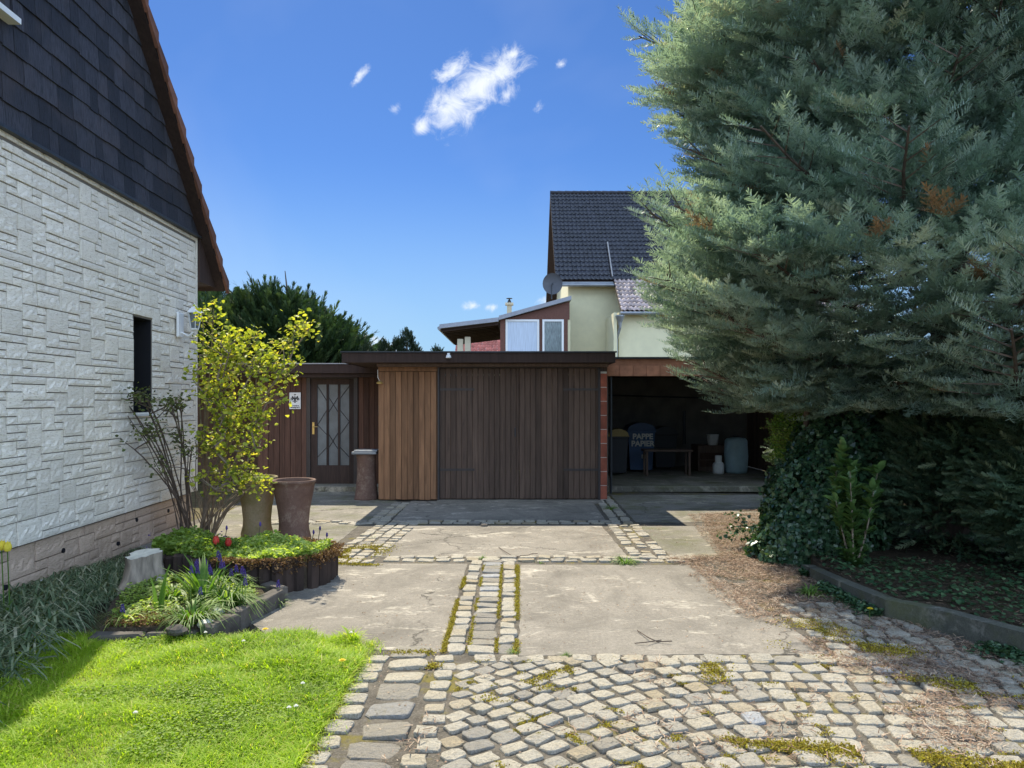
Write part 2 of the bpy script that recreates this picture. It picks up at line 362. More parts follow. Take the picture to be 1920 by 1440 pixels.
m_white = simple('white_paint', (.8,.8,.78), .4, .04, bump=0, rv=.03)
m_redwood = simple('red_brown_painted_boards', (.125,.05,.033), .6, .2, 10, .2, 60)
m_cream = simple('cream_post', (.62,.55,.40), .8, .08)
m_metal_d = simple('dark_metal', (.05,.055,.06), .45, .2, metal=.5)
m_brass = simple('brass', (.62,.46,.18), .35, .2, metal=.7)
m_dishgrey = simple('dish_grey', (.10,.105,.12), .5, .1)
def mk_glass(name, c, rough=.06):
    k = Mat(name); k.col(c); k.rough(rough, .8); return k.m
m_glass_d = mk_glass('dark_glass', (.012,.014,.022), .12)
m_curtain = simple('curtained_glass', (.42,.48,.56), .25, .25, 30, 0, stretch=(3,3,.05), spec=.6)
m_curtain2 = simple('reflecting_glass', (.20,.24,.24), .2, .5, 14, 0, stretch=(3,3,.3), spec=.7)
m_frost = simple('frosted_glass', (.15,.17,.18), .3, .25, 4, .9, 120, spec=.6)
def mk_clay(name, c, c2, mossy):
    k = Mat(name); q = k.ramp(k.noise(3, 7, rough=.7), [(.3,c),(.7,c2)]); q = k.mix(k.rmap(k.noise(5,8,rough=.8),.52,.68,0,.75), q, (.36,.28,.21))
    if mossy: q = k.mix(k.rmap(k.noise(4,7,rough=.7),.42,.62,0,.75), q, (.17,.15,.05))
    q = k.mix(k.rmap(k.noise(60,5),.5,.75,0,.4), q, tuple(w_*.5 for w_ in c)); k.col(q); k.rough(.88,.25); k.bump(k.noise(35,6,rough=.7),.6,.01); return k.m
m_clay = mk_clay('terracotta', (.12,.068,.05), (.20,.125,.095), False)
m_clay_m = mk_clay('mossy_clay', (.24,.18,.10), (.33,.26,.16), True)
m_log = simple('rotting_palisade', (.040,.026,.02), .95, .4, 10, .8, 30, (1,1,.3))
m_stump = simple('weathered_stump', (.23,.19,.15), .9, .55, 16, .9, 24, (1,1,.2))
m_stump_top = simple('pale_cut_wood', (.62,.58,.47), .85, .2, 12, .4, 40)
m_bark = simple('bark', (.105,.075,.055), .92, .4, 14, .8, 30, (1,1,.4))
m_bark_g = simple('shrub_bark', (.21,.165,.12), .9, .3, 14, .5, 40)
m_stone = simple('pale_stone', (.50,.48,.43), .9, .3, 12, .7, 30)
m_bedstone = simple('dark_edging_stone', (.10,.088,.075), .95, .4, 9, .9, 26)
m_grass = leafmat('lawn_blades', [(0,(.12,.20,.015)),(.35,(.29,.42,.03)),(.8,(.46,.55,.06)),(1,(.62,.54,.2))], .5)
m_wild = leafmat('wild_grass', [(0,(.06,.11,.05)),(.5,(.14,.19,.10)),(.85,(.26,.29,.17)),(1,(.45,.42,.30))], .25)
m_bedleaf = leafmat('bed_leaves', [(0,(.05,.12,.02)),(.6,(.13,.24,.04)),(1,(.25,.34,.09))], .4)
m_young = leafmat('young_yellow_leaves', [(0,(.14,.19,.03)),(.45,(.33,.38,.05)),(.85,(.54,.55,.08)),(1,(.60,.48,.12))], .45, tcol=(1.35,1.35,.55))
m_rose = leafmat('rose_leaves', [(0,(.06,.05,.03)),(.5,(.09,.12,.04)),(1,(.20,.22,.07))], .35)
m_fir = leafmat('blue_fir_needles', [(0,(.13,.20,.16)),(.4,(.27,.36,.295)),(.85,(.46,.54,.45)),(.96,(.50,.48,.33)),(1,(.34,.19,.10))], .32, .42, (1.1,1.2,.75), .5)
m_thuja = leafmat('cypress_fronds', [(0,(.015,.035,.014)),(.6,(.035,.07,.024)),(1,(.08,.12,.04))], .15, .6)
m_yew = leafmat('yew_fronds', [(0,(.012,.028,.012)),(1,(.035,.055,.022))], .1, .6)
m_ivy = leafmat('ivy_leaves', [(0,(.022,.06,.028)),(.6,(.05,.11,.05)),(1,(.11,.17,.08))], .15, .32, spec=.5)
m_laurel = leafmat('laurel_leaves', [(0,(.05,.11,.03)),(1,(.12,.20,.06))], .2, .3, spec=.5)
m_hedge = leafmat('hedge_leaves', [(0,(.03,.065,.035)),(.7,(.085,.135,.068)),(1,(.16,.19,.10))], .12, .5)
m_sedum = leafmat('groundcover_leaves', [(0,(.12,.19,.04)),(.6,(.30,.40,.09)),(1,(.52,.58,.20))], .45)
m_litter = leafmat('dry_needles', [(0,(.10,.06,.04)),(.4,(.24,.15,.10)),(.8,(.38,.27,.19)),(1,(.5,.4,.3))], .1, .8)
m_moss = leafmat('moss', [(0,(.12,.09,.015)),(.6,(.30,.24,.03)),(1,(.46,.40,.06))], .2, .9)
m_mossr = leafmat('dry_moss', [(0,(.07,.035,.015)),(.6,(.17,.09,.04)),(1,(.30,.19,.09))], .2, .9)
m_red = leafmat('red_petals', [(0,(.55,.035,.03)),(1,(.75,.10,.07))], .35, tcol=(1.2,.9,.7))
m_yel = leafmat('yellow_petals', [(0,(.8,.6,.03)),(1,(.85,.7,.08))], .3, tcol=(1,1,.7))
m_violet = leafmat('violet_petals', [(0,(.04,.02,.14)),(1,(.11,.07,.30))], .2, tcol=(1,.8,1.3))
m_whitep = leafmat('white_petals', [(0,(.7,.7,.66)),(1,(.85,.85,.8))], .3, tcol=(1,1,1))
m_ora = leafmat('orange_petals', [(0,(.5,.16,.02)),(1,(.7,.36,.04))], .3, tcol=(1,1,1))

# leaf-sized templates (forward +X, side +Y, normal +Z)
def blade(n=3, w=.06, bend=.5):
    V = []; Fq = []
    for i in range(n+1):
        t = i/n; ww = w*(1-t**1.6)+.004; V += [(t*cos(bend*t), -ww, -t*sin(bend*t)*t*.9), (t*cos(bend*t), ww, -t*sin(bend*t)*t*.9)]
    for i in range(n): Fq.append((2*i, 2*i+1, 2*i+3, 2*i+2))
    return np.array(V), np.array(Fq)
def leaf(w=.35, fold=.18):
    V = [(0,0,0),(.35,-w,fold),(.35,0,-.02),(.35,w,fold),(.72,-w*.8,fold*.8),(.72,0,-.05),(.72,w*.8,fold*.8),(1,0,-.12)]
    return np.array(V, float), np.array([(0,2,1,1),(0,3,2,2),(1,2,5,4),(2,3,6,5),(4,5,7,7),(5,6,7,7)])
def leafq(w=.35, fold=.18):
    V = [(0,0,0),(.5,-w,fold),(1,0,-.1),(.5,w,fold)]
    return np.array(V, float), np.array([(0,3,2,1)])
def leaf8(w=.4, fold=.15):
    V = [(0,0,0),(.3,-w,fold),(.75,-w*.75,fold*.7),(1,0,-.1),(.5,0,-.03),(.75,w*.75,fold*.7),(.3,w,fold)]
    return np.array(V, float), np.array([(0,4,2,1),(4,3,2,2),(0,6,5,4),(4,5,3,3)])
def tri2quad(Fc): return Fc
LEAF = (np.array([(0,0,0),(.32,-.40,.14),(.78,-.27,.10),(1,0,-.08),(.5,0,-.03),(.78,.27,.10),(.32,.40,.14)], float), np.array([(0,4,2,1),(4,4-1,2,2),(0,6,5,4),(4,5,3,3)]))
LEAF = (LEAF[0], np.array([(0,4,2,1),(0,6,5,4)]))   # two folded halves
LEAF = (np.array([(0,0,0),(.35,-.38,.13),(.8,-.22,.06),(1,0,-.08),(.8,.22,.06),(.35,.38,.13),(.45,0,-.03)], float), np.array([(0,6,2,1),(6,3,2,6),(0,5,4,6),(6,4,3,6)]))
# keep pure quads: two per half
LEAF = (np.array([(0,0,0),(.3,-.36,.12),(.5,0,-.03),(1,0,-.08),(.75,-.26,.07),(.75,.26,.07),(.3,.36,.12)], float), np.array([(0,2,4,1),(2,3,4,4)][:1]+[(0,6,5,2)]))
LEAF = (np.array([(0,0,0),(.34,-.36,.12),(.78,-.27,.07),(1,0,-.08),(.78,.27,.07),(.34,.36,.12)], float), np.array([(0,3,2,1),(0,5,4,3)]))
def rdir(n, zlo=-1, zhi=1):
    t = rng.uniform(0, 2*pi, n); z = rng.uniform(zlo, zhi, n); r_ = np.sqrt(np.maximum(0, 1-z*z)); return np.stack([r_*np.cos(t), r_*np.sin(t), z], 1)
def leaves_at(pos, size, mat, name, parent=None, up=(0,0,1), spread=1.0, T=LEAF, rnd=None, droop=0.0):
    n = len(pos); d = rdir(n, -.6, .7); d[:, 2] -= droop; upv = np.asarray(up)[None]+rdir(n)*spread
    sz = size*rng.uniform(.6, 1.25, n); V, Fc, r_ = inst(T[0], T[1], pos, frames(d, upv), sz, rnd)
    return np_mesh(name, V, Fc, mat, parent, r_)
def clump_blades(cx, cy, z, n, h, spread, w=.02, bend=.7, R0=.03):
    T = blade(4, w, bend); a = rng.uniform(0, 2*pi, n); e = rng.uniform(0, 1, n)**.7*spread
    d = np.stack([np.cos(a)*np.sin(e), np.sin(a)*np.sin(e), np.cos(e)], 1); up = np.stack([-np.cos(a), -np.sin(a), np.full(n, .6)], 1)
    pos = np.stack([cx+np.cos(a)*R0*rng.random(n), cy+np.sin(a)*R0*rng.random(n), np.full(n, z)], 1)
    return inst(T[0], T[1], pos, frames(d, up), h*rng.uniform(.55, 1.1, n))

# ================================================================ SETTING
gm = MB(); gm.add([(-250,-60,-.03),(250,-60,-.03),(250,400,-.03),(-250,400,-.03)], [(0,1,2,3)]); tag(gm.build('ground', m_ground), kind='structure')

# joint bed under all the paving
pv = MB(); pv.prism([(-.95,1.2),(5.2,1.2),(5.2,4.3),(3.6,5.3),(3.4,8.6),(5.5,12.6),(-4.3,13.6),(-4.2,8.6),(-1.4,5.2),(-.95,4.85)], -.05, .001)
tag(pv.build('paving_bed', m_grout), kind='structure')

def wavy(poly, step=.12, j=.008):
    outp = []
    for i in range(len(poly)):
        a = poly[i]; b = poly[(i+1) % len(poly)]; n = max(1, int(math.hypot(b[0]-a[0], b[1]-a[1])/step))
        for k in range(n):
            t = k/n; q = j if k else 0; outp.append((a[0]+(b[0]-a[0])*t+random.uniform(-q,q), a[1]+(b[1]-a[1])*t+random.uniform(-q,q)))
    return outp
def gp(*pts): return [G(*p)[:2] for p in pts]
def slabobj(poly, mat, top=.004, name='concrete_slab'):
    b = MB(); b.prism(wavy(poly), -.05, top); return tag(b.build(name, mat), kind='structure')
XL, XR = -.43, .035      # drain strip edges
slabobj([(-.90,4.78),(XL-.02,4.72),(XL-.005,7.28),(-1.62,7.30),(-1.9,7.9),(-2.6,7.9),(-2.6,6.3),(-1.6,5.0)], m_conc)               # front left
slabobj([(XR+.01,4.66),(2.0,4.70),(1.80,7.22),(XR+.04,7.24)], m_conc)                                # front right
slabobj([(-1.34,7.60),(1.18,7.60),(1.14,9.50),(-1.32,9.50)], m_conc)                                # middle
slabobj([(-4.05,7.0),(-1.75,7.0),(-1.95,7.7),(-1.95,9.55),(-1.62,9.75),(-1.62,11.0),(-2.2,13.3),(-4.1,13.3)], m_conc_moss, .0035)     # left rear
slabobj([(1.62,7.58),(2.9,7.58),(2.9,9.45),(1.60,9.48)], m_conc_moss, .0035)                              # right middle
slabobj([(-1.58,9.86),(1.24,9.86),(1.26,11.75),(-1.58,11.75)], m_conc, .012)                              # before the garage door
slabobj([(1.62,9.75),(4.8,9.75),(5.2,12.55),(1.66,12.55)], m_conc_moss, .004)                             # before the carport
slabobj([(-3.9,13.0),(-2.3,13.0),(-2.3,13.46),(-3.9,13.46)], m_conc_moss, .09, 'door_step')

# ---- granite setts, every one a stone of its own shape
setts = MB()
def sett(cx, cy, w_, l_, ang, tone, zt=.016):
    n = 12; ring = []
    ca, sa = cos(ang), sin(ang); e = random.uniform(.28,.42)
    for k in range(n):
        t = 2*pi*(k+.5)/n; c, s_ = cos(t), sin(t); x = math.copysign(abs(c)**e, c)*w_/2*random.uniform(.84,1.10); y = math.copysign(abs(s_)**e, s_)*l_/2*random.uniform(.84,1.10); ring.append((x, y))
    tx, ty = random.uniform(-.07,.07), random.uniform(-.07,.07); z0 = zt+random.uniform(-.009,.005); vs = []
    for sc_, z in ((1.04,-.03),(1,z0-.005),(.955,z0-.0005),(.6,z0+.001)):
        for (x, y) in ring:
            X, Y = x*sc_, y*sc_; zz = z+(0 if z < 0 else X*tx+Y*ty+random.uniform(-.0014,.0014)); vs.append((cx+X*ca-Y*sa, cy+X*sa+Y*ca, zz))
    vs.append((cx, cy, z0+.003)); fs = []
    for q in range(3):
        for k in range(n): fs.append((q*n+k, q*n+(k+1)%n, (q+1)*n+(k+1)%n, (q+1)*n+k))
    for k in range(n): fs.append((3*n+k, 3*n+(k+1)%n, 4*n))
    setts.add(vs, fs, tone)
def tone(): return min(.8, max(0, random.gauss(.4,.22)))
def row_strip(p0, p1, rows, pitch, skip=0.0):      # rows = list of (offset, width, dark?)
    p0 = Vector(p0); p1 = Vector(p1); d = (p1-p0); Ln = d.length; d.normalize(); nrm = Vector((-d.y, d.x)); ang = atan2(d.y, d.x)
    for (o_, w_, dk) in rows:
        s_ = random.uniform(0,.03)
        while s_ < Ln-.05:
            q = pitch*random.uniform(.82,1.2)
            if random.random() > skip:
                c = p0+d*(s_+q/2)+nrm*(o_+random.uniform(-.006,.006)); sett(c.x, c.y, q-.014-random.random()*.01, w_-.012, ang+random.uniform(-.04,.04), (random.uniform(.88,1) if dk and random.random() < .8 else tone()))
            s_ += q
# drain strip down the middle (runs towards the house behind)
row_strip((-.195,4.66),(-.185,7.36), [(.165,.125,0),(0,.19,1),(-.165,.125,0)], .155)
row_strip((-1.30,7.51),(1.75,7.46), [(.07,.125,0),(-.07,.125,0)], .17)
row_strip((-1.64,7.25),(-1.46,9.86), [(-.22,.12,0),(-.08,.13,0),(.06,.13,0),(.2,.12,0)], .16, .04)
row_strip((1.38,7.5),(1.40,9.5), [(-.16,.13,0),(-.02,.12,0),(.12,.13,0)], .14, .12)
row_strip((-1.60,9.76),(1.3,9.72), [(.065,.12,0),(-.065,.12,0)], .17)
row_strip((-3.2,9.68),(-1.7,9.74), [(.065,.12,0),(-.065,.12,0)], .17, .1)
row_strip((1.4,9.55),(1.45,12.4), [(-.1,.13,0),(.05,.13,0)], .15, .1)
row_strip((-1.72,9.8),(-1.66,11.6), [(-.02,.13,0),(.12,.13,0)], .15, .1)
# band along the lawn
y_ = 1.6
for (o_, w_, l_, dk) in ((-.85,.15,.145,0),(-.62,.25,.20,1),(-.40,.13,.13,0)):
    y = 1.5
    while y < 4.66:
        q = l_*random.uniform(.9,1.15)
        if not (dk == 0 and random.random() < .06): sett(o_+.02*random.uniform(-1,1)-(.02 if y < 3.3 else 0), y+q/2, w_-.015, q-.025, random.uniform(-.07,.07), (random.uniform(.87,1) if dk and random.random() < .85 else tone()))
        y += q+.012
# front field: courses that swing from diagonal to straight
def slope(x): return .78 if x < .15 else (.78*max(0, 1-(x-.15)/1.25) - (.05 if x > 1.2 else 0))
g_acc = {}; xs_ = np.arange(-.34, 5.2, .01); gx = np.cumsum([slope(x) for x in xs_])*.01
for c in range(-32, 28):
    v0 = 3.4+c*.140; s_ = -.335+random.uniform(0,.03)
    while s_ < 5.1:
        i = min(len(xs_)-1, int((s_+.34)/.01)); sl = slope(s_); ln = .136*random.uniform(.84,1.2); dx = ln*cos(math.atan(sl))
        x = s_+dx/2; y = v0+gx[min(len(xs_)-1, i+int(dx/.02))]-.25
        ymax = 4.66 if x < 2.02 else (5.9 if x < 3.0 else 5.2)
        if 1.4 < y < ymax-.075 and not (x > 2.9 and y > 7.6-x):
            wd = .140*cos(math.atan(sl)); sett(x+random.uniform(-.006,.006), y+random.uniform(-.006,.006), ln-.014-random.random()*.014, max(wd, .105)-.012-random.random()*.014, math.atan(sl)+random.uniform(-.09,.09), tone()+(.0 if random.random() > .1 else .25))
        s_ += dx
s_ = -.25
while s_ < 2.3:      # soldier course against the slabs
    q = .155*random.uniform(.9,1.15); sett(s_+q/2, 4.655-.065+.006*s_, q-.02, .12, random.uniform(-.05,.05), tone()); s_ += q
tag(setts.build('sett_paving', m_sett), kind='structure')

# moss in the joints and on the wet edges
def tuft(poly, n, size, mat, name, zb=0.0, thr=0.0, f=2.0, seed=3, label=None, catg=None, hz=.01, kind='stuff'):
    x, y = scatter(poly, n); k = vnoise(x, y, f, seed) > thr; x, y = x[k], y[k]; m_ = len(x)
    pos = np.stack([x, y, zb+rng.random(m_)*hz], 1); d = rdir(m_, .0, .9); T = leafq(.25,.1)
    V, Fc, r_ = inst(T[0], T[1], pos, frames(d, rdir(m_)+np.array([0,0,.8])), size*rng.uniform(.5,1.3,m_)); return tag(np_mesh(name, V, Fc, mat, None, r_), label, catg, None, kind)
mo = []
def moss_line(p0, p1, wd, n, z=.004, sz=.012, thr=.35, f=4.0):
    t = rng.random(n); x = p0[0]+(p1[0]-p0[0])*t+rng.normal(0, wd, n); y = p0[1]+(p1[1]-p0[1])*t+rng.normal(0, wd, n)
    k = vnoise(x, y, f, 5) > thr; x, y = x[k], y[k]; m_ = len(x); T = leafq(.35,.1)
    mo.append(inst(T[0], T[1], np.stack([x,y,z+rng.random(m_)*.012],1), frames(rdir(m_,0,.9), rdir(m_)+np.array([0,0,.8])), sz*rng.uniform(.6,1.4,m_)))
moss_line((XL-.005,4.7),(XL+.01,6.7),.011,5000,.004,.009); moss_line((XR-.01,4.7),(XR+.015,7.2),.012,5500,.004,.009); moss_line((-.28,4.7),(-.27,7.2),.006,1600); moss_line((-.1,4.7),(-.1,7.2),.006,1600)
moss_line((-1.75,7.5),(-1.5,8.0),.12,7000,.006,.014,.3); moss_line((-1.9,7.3),(-1.3,7.2),.03,1500); moss_line((1.0,3.47),(2.5,3.18),.030,7000,.012,.012,.38); moss_line((1.4,3.36),(2.5,3.14),.06,3000,.012,.012,.5); moss_line((2.2,5.3),(1.9,4.75),.13,4500,.012,.010,.55)
moss_line((1.9,4.9),(2.5,4.7),.06,2500,.012,.013,.35); moss_line((-.5,4.5),(-.35,4.2),.03,1200); moss_line((-.75,4.7),(-.5,4.7),.02,700); moss_line((-.9,1.8),(-.93,4.6),.03,3500,.004,.014,.35)
moss_line((-.3,3.2),(-.1,4.0),.04,1200,.004,.012,.4); moss_line((1.2,4.5),(1.15,4.2),.04,900,.01); moss_line((.3,4.4),(.1,4.2),.02,400); moss_line((2.2,4.2),(3.0,4.0),.06,3000,.012,.014,.4)
for i in range(26):
    a, b = random.uniform(-.2,2.4), random.uniform(2.6,4.6); moss_line((a,b),(a+random.uniform(-.25,.25),b+random.uniform(-.12,.12)),.012,260,.004,.010,.3)
for i in range(90):
    a, b = random.uniform(-.3,3.2), random.uniform(2.2,4.6); moss_line((a,b),(a+random.uniform(-.12,.12),b+random.uniform(-.05,.05)),.008,90,.006,.009,.2)
V, Fc, r_ = cat(mo); tag(np_mesh('moss', V, Fc, m_moss, None, r_), 'yellow green moss creeping along the paving joints', 'moss', None, 'stuff')

# dry needle litter under the fir
def litter(poly, n, zb, thr, seed, size=.035):
    x, y = scatter(poly, n); k = (vnoise(x, y, 2.3, seed)*.6+vnoise(x, y, 9, seed+1)*.4) > thr; x, y = x[k], y[k]; m_ = len(x); T = (np.array([(0,-.06,0),(1,-.04,.05),(1,.04,.05),(0,.06,0)]), np.array([(0,1,2,3)]))
    d = rdir(m_, -.12, .30); return inst(T[0], T[1], np.stack([x,y,zb+rng.random(m_)*.018],1), frames(d, rdir(m_)*.5+np.array([0,0,1])), size*rng.uniform(.4,1.2,m_))
L1 = gp((1310,965),(1430,955),(1470,1055),(1540,1090),(1640,1140),(1760,1190),(1940,1240),(2100,1330),(1700,1260),(1500,1235),(1430,1170),(1350,1110),(1290,1060),(1240,1050),(1350,1040))
L2 = gp((1500,1240),(1980,1240),(2300,1500),(1750,1440),(1640,1330)); L3 = gp((1240,1045),(1500,1040),(1480,1230),(1560,1300),(1400,1170),(1300,1085))
L4 = gp((1080,990),(1240,985),(1260,1060),(1120,1055)); L5 = gp((900,1240),(1900,1240),(1900,1440),(700,1440))
L6 = gp((1290,965),(1440,965),(1500,1100),(1380,1080),(1310,1000))
V, Fc, r_ = cat([litter(L1, 42000, .004, .36, 11), litter(L2, 13000, .012, .56, 12), litter(L3, 9000, .006, .5, 13), litter(L4, 1200, .006, .55, 14, .03), litter(L5, 3200, .014, .60, 15, .045), litter(L6, 14000, .004, .3, 16)])
tag(np_mesh('needle_litter', V, Fc, m_litter, None, r_), 'rust brown dry needles strewn over the paving below the fir', 'needle litter', None, 'stuff')

x, y = scatter([(-.9,2.2),(3.6,2.2),(3.0,5.5),(1.7,9.4),(-1.3,9.4),(-1.6,7.0),(-.9,4.8)], 5200); k = vnoise(x,y,3.3,17)*.6+rng.random(len(x))*.4 > .5; x, y = x[k], y[k]; n = len(x); T = leafq(.4,.15)
V, Fc, r_ = inst(T[0], T[1], np.stack([x,y,np.where(y<4.66,.016,.006)+.002*rng.random(n)],1), frames(rdir(n,-.1,.2), rdir(n)*.4+np.array([0,0,1])), .011*rng.uniform(.4,1.5,n)); tag(np_mesh('grit', V, Fc, m_litter, None, r_), 'fine dry bits and crumbs scattered over the paving', 'debris', None, 'stuff')
# small grass tufts between slabs
def weed(px, py, n, h, label, mat=None, grp=None, w_=.03, spread=1.1):
    g = G(px, py); V, Fc, r_ = clump_blades(g[0], g[1], 0, n, h, spread, w_, 1.0, h*.5)
    return tag(np_mesh('grass_tuft', V, Fc, mat or m_bedleaf, None, r_), label, 'grass tuft', grp)
weed(1172,1056,90,.16,'largest spiky grass tuft at the right end of the long sett row', w_=.025)
weed(905,1048,60,.07,'low weed tuft at the head of the central drain strip')
weed(1012,1057,24,.06,'tiny weed tuft on the sett row right of the drain strip')
weed(1062,1231,45,.05,'flat green weed on the slab edge right of the drain strip')
weed(962,1224,60,.06,'pale green weed at the lower right corner of the drain strip')
weed(1145,955,70,.14,'grass tuft in the shade at the foot of the red brick pillar')
weed(1352,1000,30,.07,'small weed beside the sunlit needle litter')
weed(700,1010,22,.06,'small weed on the left diagonal sett strip')
weed(1520,1115,90,.13,'leafy weed growing out of the needle litter before the ivy', w_=.06)

# lawn
LAWN = [(-2.62,1.7),(-.93,1.7),(-.91,4.62),(-1.0,4.9),(-1.55,5.02),(-2.3,4.92),(-2.75,4.98),(-3.15,5.05),(-2.95,4.3),(-2.66,3.6)]
lb = MB(); lb.prism(LAWN, -.04, .012); tag(lb.build('lawn_soil', m_soil), kind='structure')
x, y = scatter(LAWN, 150000); hgt = .035+.05*vnoise(x, y, 2.2, 21)+.05*vnoise(x, y, 6, 22)**2; edge_ = np.minimum(1, np.maximum(0, (-1.45-x)/-.4))
hgt = hgt*np.where((y > 4.3) & (x > -1.6), 1.45, 1.0); n = len(x); T = blade(3, .034, .6); a = rng.uniform(0, 2*pi, n); e = rng.beta(2, 3.2, n)*1.0
d = np.stack([np.cos(a)*np.sin(e), np.sin(a)*np.sin(e), np.cos(e)], 1); up = np.stack([-np.cos(a), -np.sin(a), np.full(n,.5)], 1)
rr = np.clip(rng.beta(2,3,n)*.6+vnoise(x,y,3,23)*.4, 0, 1); rr = np.where(rng.random(n) < .05, 1.0, rr); rr = np.where(vnoise(x,y,3.1,24)+.3*rng.random(n) > .98, rr*.25, rr)
V, Fc, r_ = inst(T[0], T[1], np.stack([x,y,np.full(n,.01)],1), frames(d, up), hgt*rng.uniform(.5,1.2,n), rr)
x, y = scatter(LAWN, 60000); k = vnoise(x, y, 3.1, 24) > .60; x, y = x[k][:20000], y[k][:20000]; n = len(x)
cl = inst(LEAF[0], LEAF[1], np.stack([x,y,.02+.045*rng.random(n)],1), frames(rdir(n,-.1,.4), rdir(n)*.5+np.array([0,0,1])), .016*rng.uniform(.7,1.3,n), rng.random(n)*.35)
ye = rng.uniform(1.7,4.9,3500); xe = -.93+np.abs(rng.normal(0,.045,3500))*(vnoise(ye,ye*0,6,26) > .35)-.02; ae = rng.uniform(0,2*pi,3500); ee = rng.beta(2,2,3500)*1.3
eg = inst(T[0], T[1], np.stack([xe,ye,np.full(3500,.004)],1), frames(np.stack([np.cos(ae)*np.sin(ee),np.sin(ae)*np.sin(ee),np.cos(ee)],1), np.stack([-np.cos(ae),-np.sin(ae),np.full(3500,.5)],1)), rng.uniform(.02,.07,3500))
V, Fc, r_ = cat([(V, Fc, r_), cl, eg])
tag(np_mesh('lawn_grass', V, Fc, m_grass, None, r_), 'bright green sunlit lawn grass with patches of clover', 'grass', None, 'stuff')

# wild shaded border along the house
WB = [(-4.0,1.2),(-2.62,1.2),(-2.62,3.6),(-2.85,4.5),(-3.1,5.1),(-3.2,5.6),(-3.05,6.3),(-3.15,7.2),(-3.6,7.9),(-4.02,8.0)]
wb = MB(); wb.prism(WB, -.04, .016); tag(wb.build('border_soil', m_soil), kind='structure')
x, y = scatter(WB, 26000); n = len(x); dens_ = vnoise(x, y, 1.8, 41); k = rng.random(n) < .25+dens_; x, y = x[k], y[k]; n = len(x)
T = blade(4, .016, 1.5); a = rng.uniform(0,2*pi,n); e = rng.beta(2,2,n)*1.2; d = np.stack([np.cos(a)*np.sin(e), np.sin(a)*np.sin(e), np.cos(e)],1); up = np.stack([-np.cos(a),-np.sin(a),np.full(n,.6)],1)
V, Fc, r_ = inst(T[0], T[1], np.stack([x,y,np.full(n,.01)],1), frames(d, up), (.13+.26*vnoise(x,y,1.4,42))*rng.uniform(.5,1.35,n)*np.clip((9.5-y)/4,.35,1))
tag(np_mesh('border_grass', V, Fc, m_wild, None, r_), 'long blue green grass in the shade at the foot of the white stone wall', 'grass', None, 'stuff')

# ================================================================ STONE HOUSE ON THE LEFT
WD = Vector((-.032, 1, 0)).normalized(); WN = Vector((WD.y, -WD.x, 0)); WP = Vector((-3.79, 0, 0))
def Wp(s_, o_, z): q = WP+WD*s_+WN*o_; return (q.x, q.y, z)
house = empty('stone_house', (-4.1, 9.7, 0), 'house with white split stone wall, dark shingled gable and brown verge tiles', 'house')
U = .0655; S0, S1 = -1.0, 9.70; Z0, Z1 = .42, 3.72
WS0, WS1, WZ0, WZ1 = 8.0, 8.42, 1.45, 2.50
mb = MB(); mb.xf = Wp        # backing wall around the window opening
mb.box(S0,WS0,-.3,-.006,Z0,Z1); mb.box(WS1,S1-.01,-.3,-.006,Z0,Z1); mb.box(WS0,WS1,-.3,-.006,Z0,WZ0); mb.box(S0,S1-.04,-.3,-.05,0,Z0); mb.box(WS0,WS1,-.3,-.006,WZ1,Z1); mb.box(S0,S1-.01,-6,-.3,0,Z1)
mb.build('wall', m_mortar, house)
def ashlar(s0, s1, z0, z1, unit, hole, seed):
    r_ = random.Random(seed); nx, nz_ = int((s1-s0)/unit), int(round((z1-z0)/unit)); occ = np.zeros((nx, nz_), bool); res = []
    if hole:
        for i in range(nx):
            for k in range(nz_):
                sc_, zc = s0+(i+.5)*unit, z0+(k+.5)*unit
                if hole[0] < sc_ < hole[1] and hole[2] < zc < hole[3]: occ[i,k] = True
    for k in range(nz_):
        for i in range(nx):
            if occ[i,k]: continue
            h_ = r_.choice((1,1,2,2,2,3,3)); w_ = {1:r_.randint(3,9), 2:r_.randint(2,5), 3:r_.randint(2,5)}[h_]
            h_ = min(h_, nz_-k); ww = 0
            while ww < w_ and i+ww < nx and not occ[i+ww,k:k+h_].any(): ww += 1
            if ww == 0: h_ = 1; ww = 1
            elif ww <= 2 and h_ > 1 and i+2 < nx: h_ = 1; 
            if h_ == 1:
                w2 = 0
                while w2 < w_ and i+w2 < nx and not occ[i+w2,k]: w2 += 1
                ww = max(1, w2)
            if ww == 1 and h_ == 1 and res and abs(res[-1][1]-(s0+i*unit)) < 1e-6 and abs(res[-1][2]-(z0+k*unit)) < 1e-6 and abs(res[-1][3]-(z0+(k+1)*unit)) < 1e-6:
                occ[i,k] = True; res[-1] = (res[-1][0], s0+(i+1)*unit, res[-1][2], res[-1][3]); continue
            occ[i:i+ww,k:k+h_] = True; res.append((s0+i*unit, s0+(i+ww)*unit, z0+k*unit, z0+(k+h_)*unit))
    return res
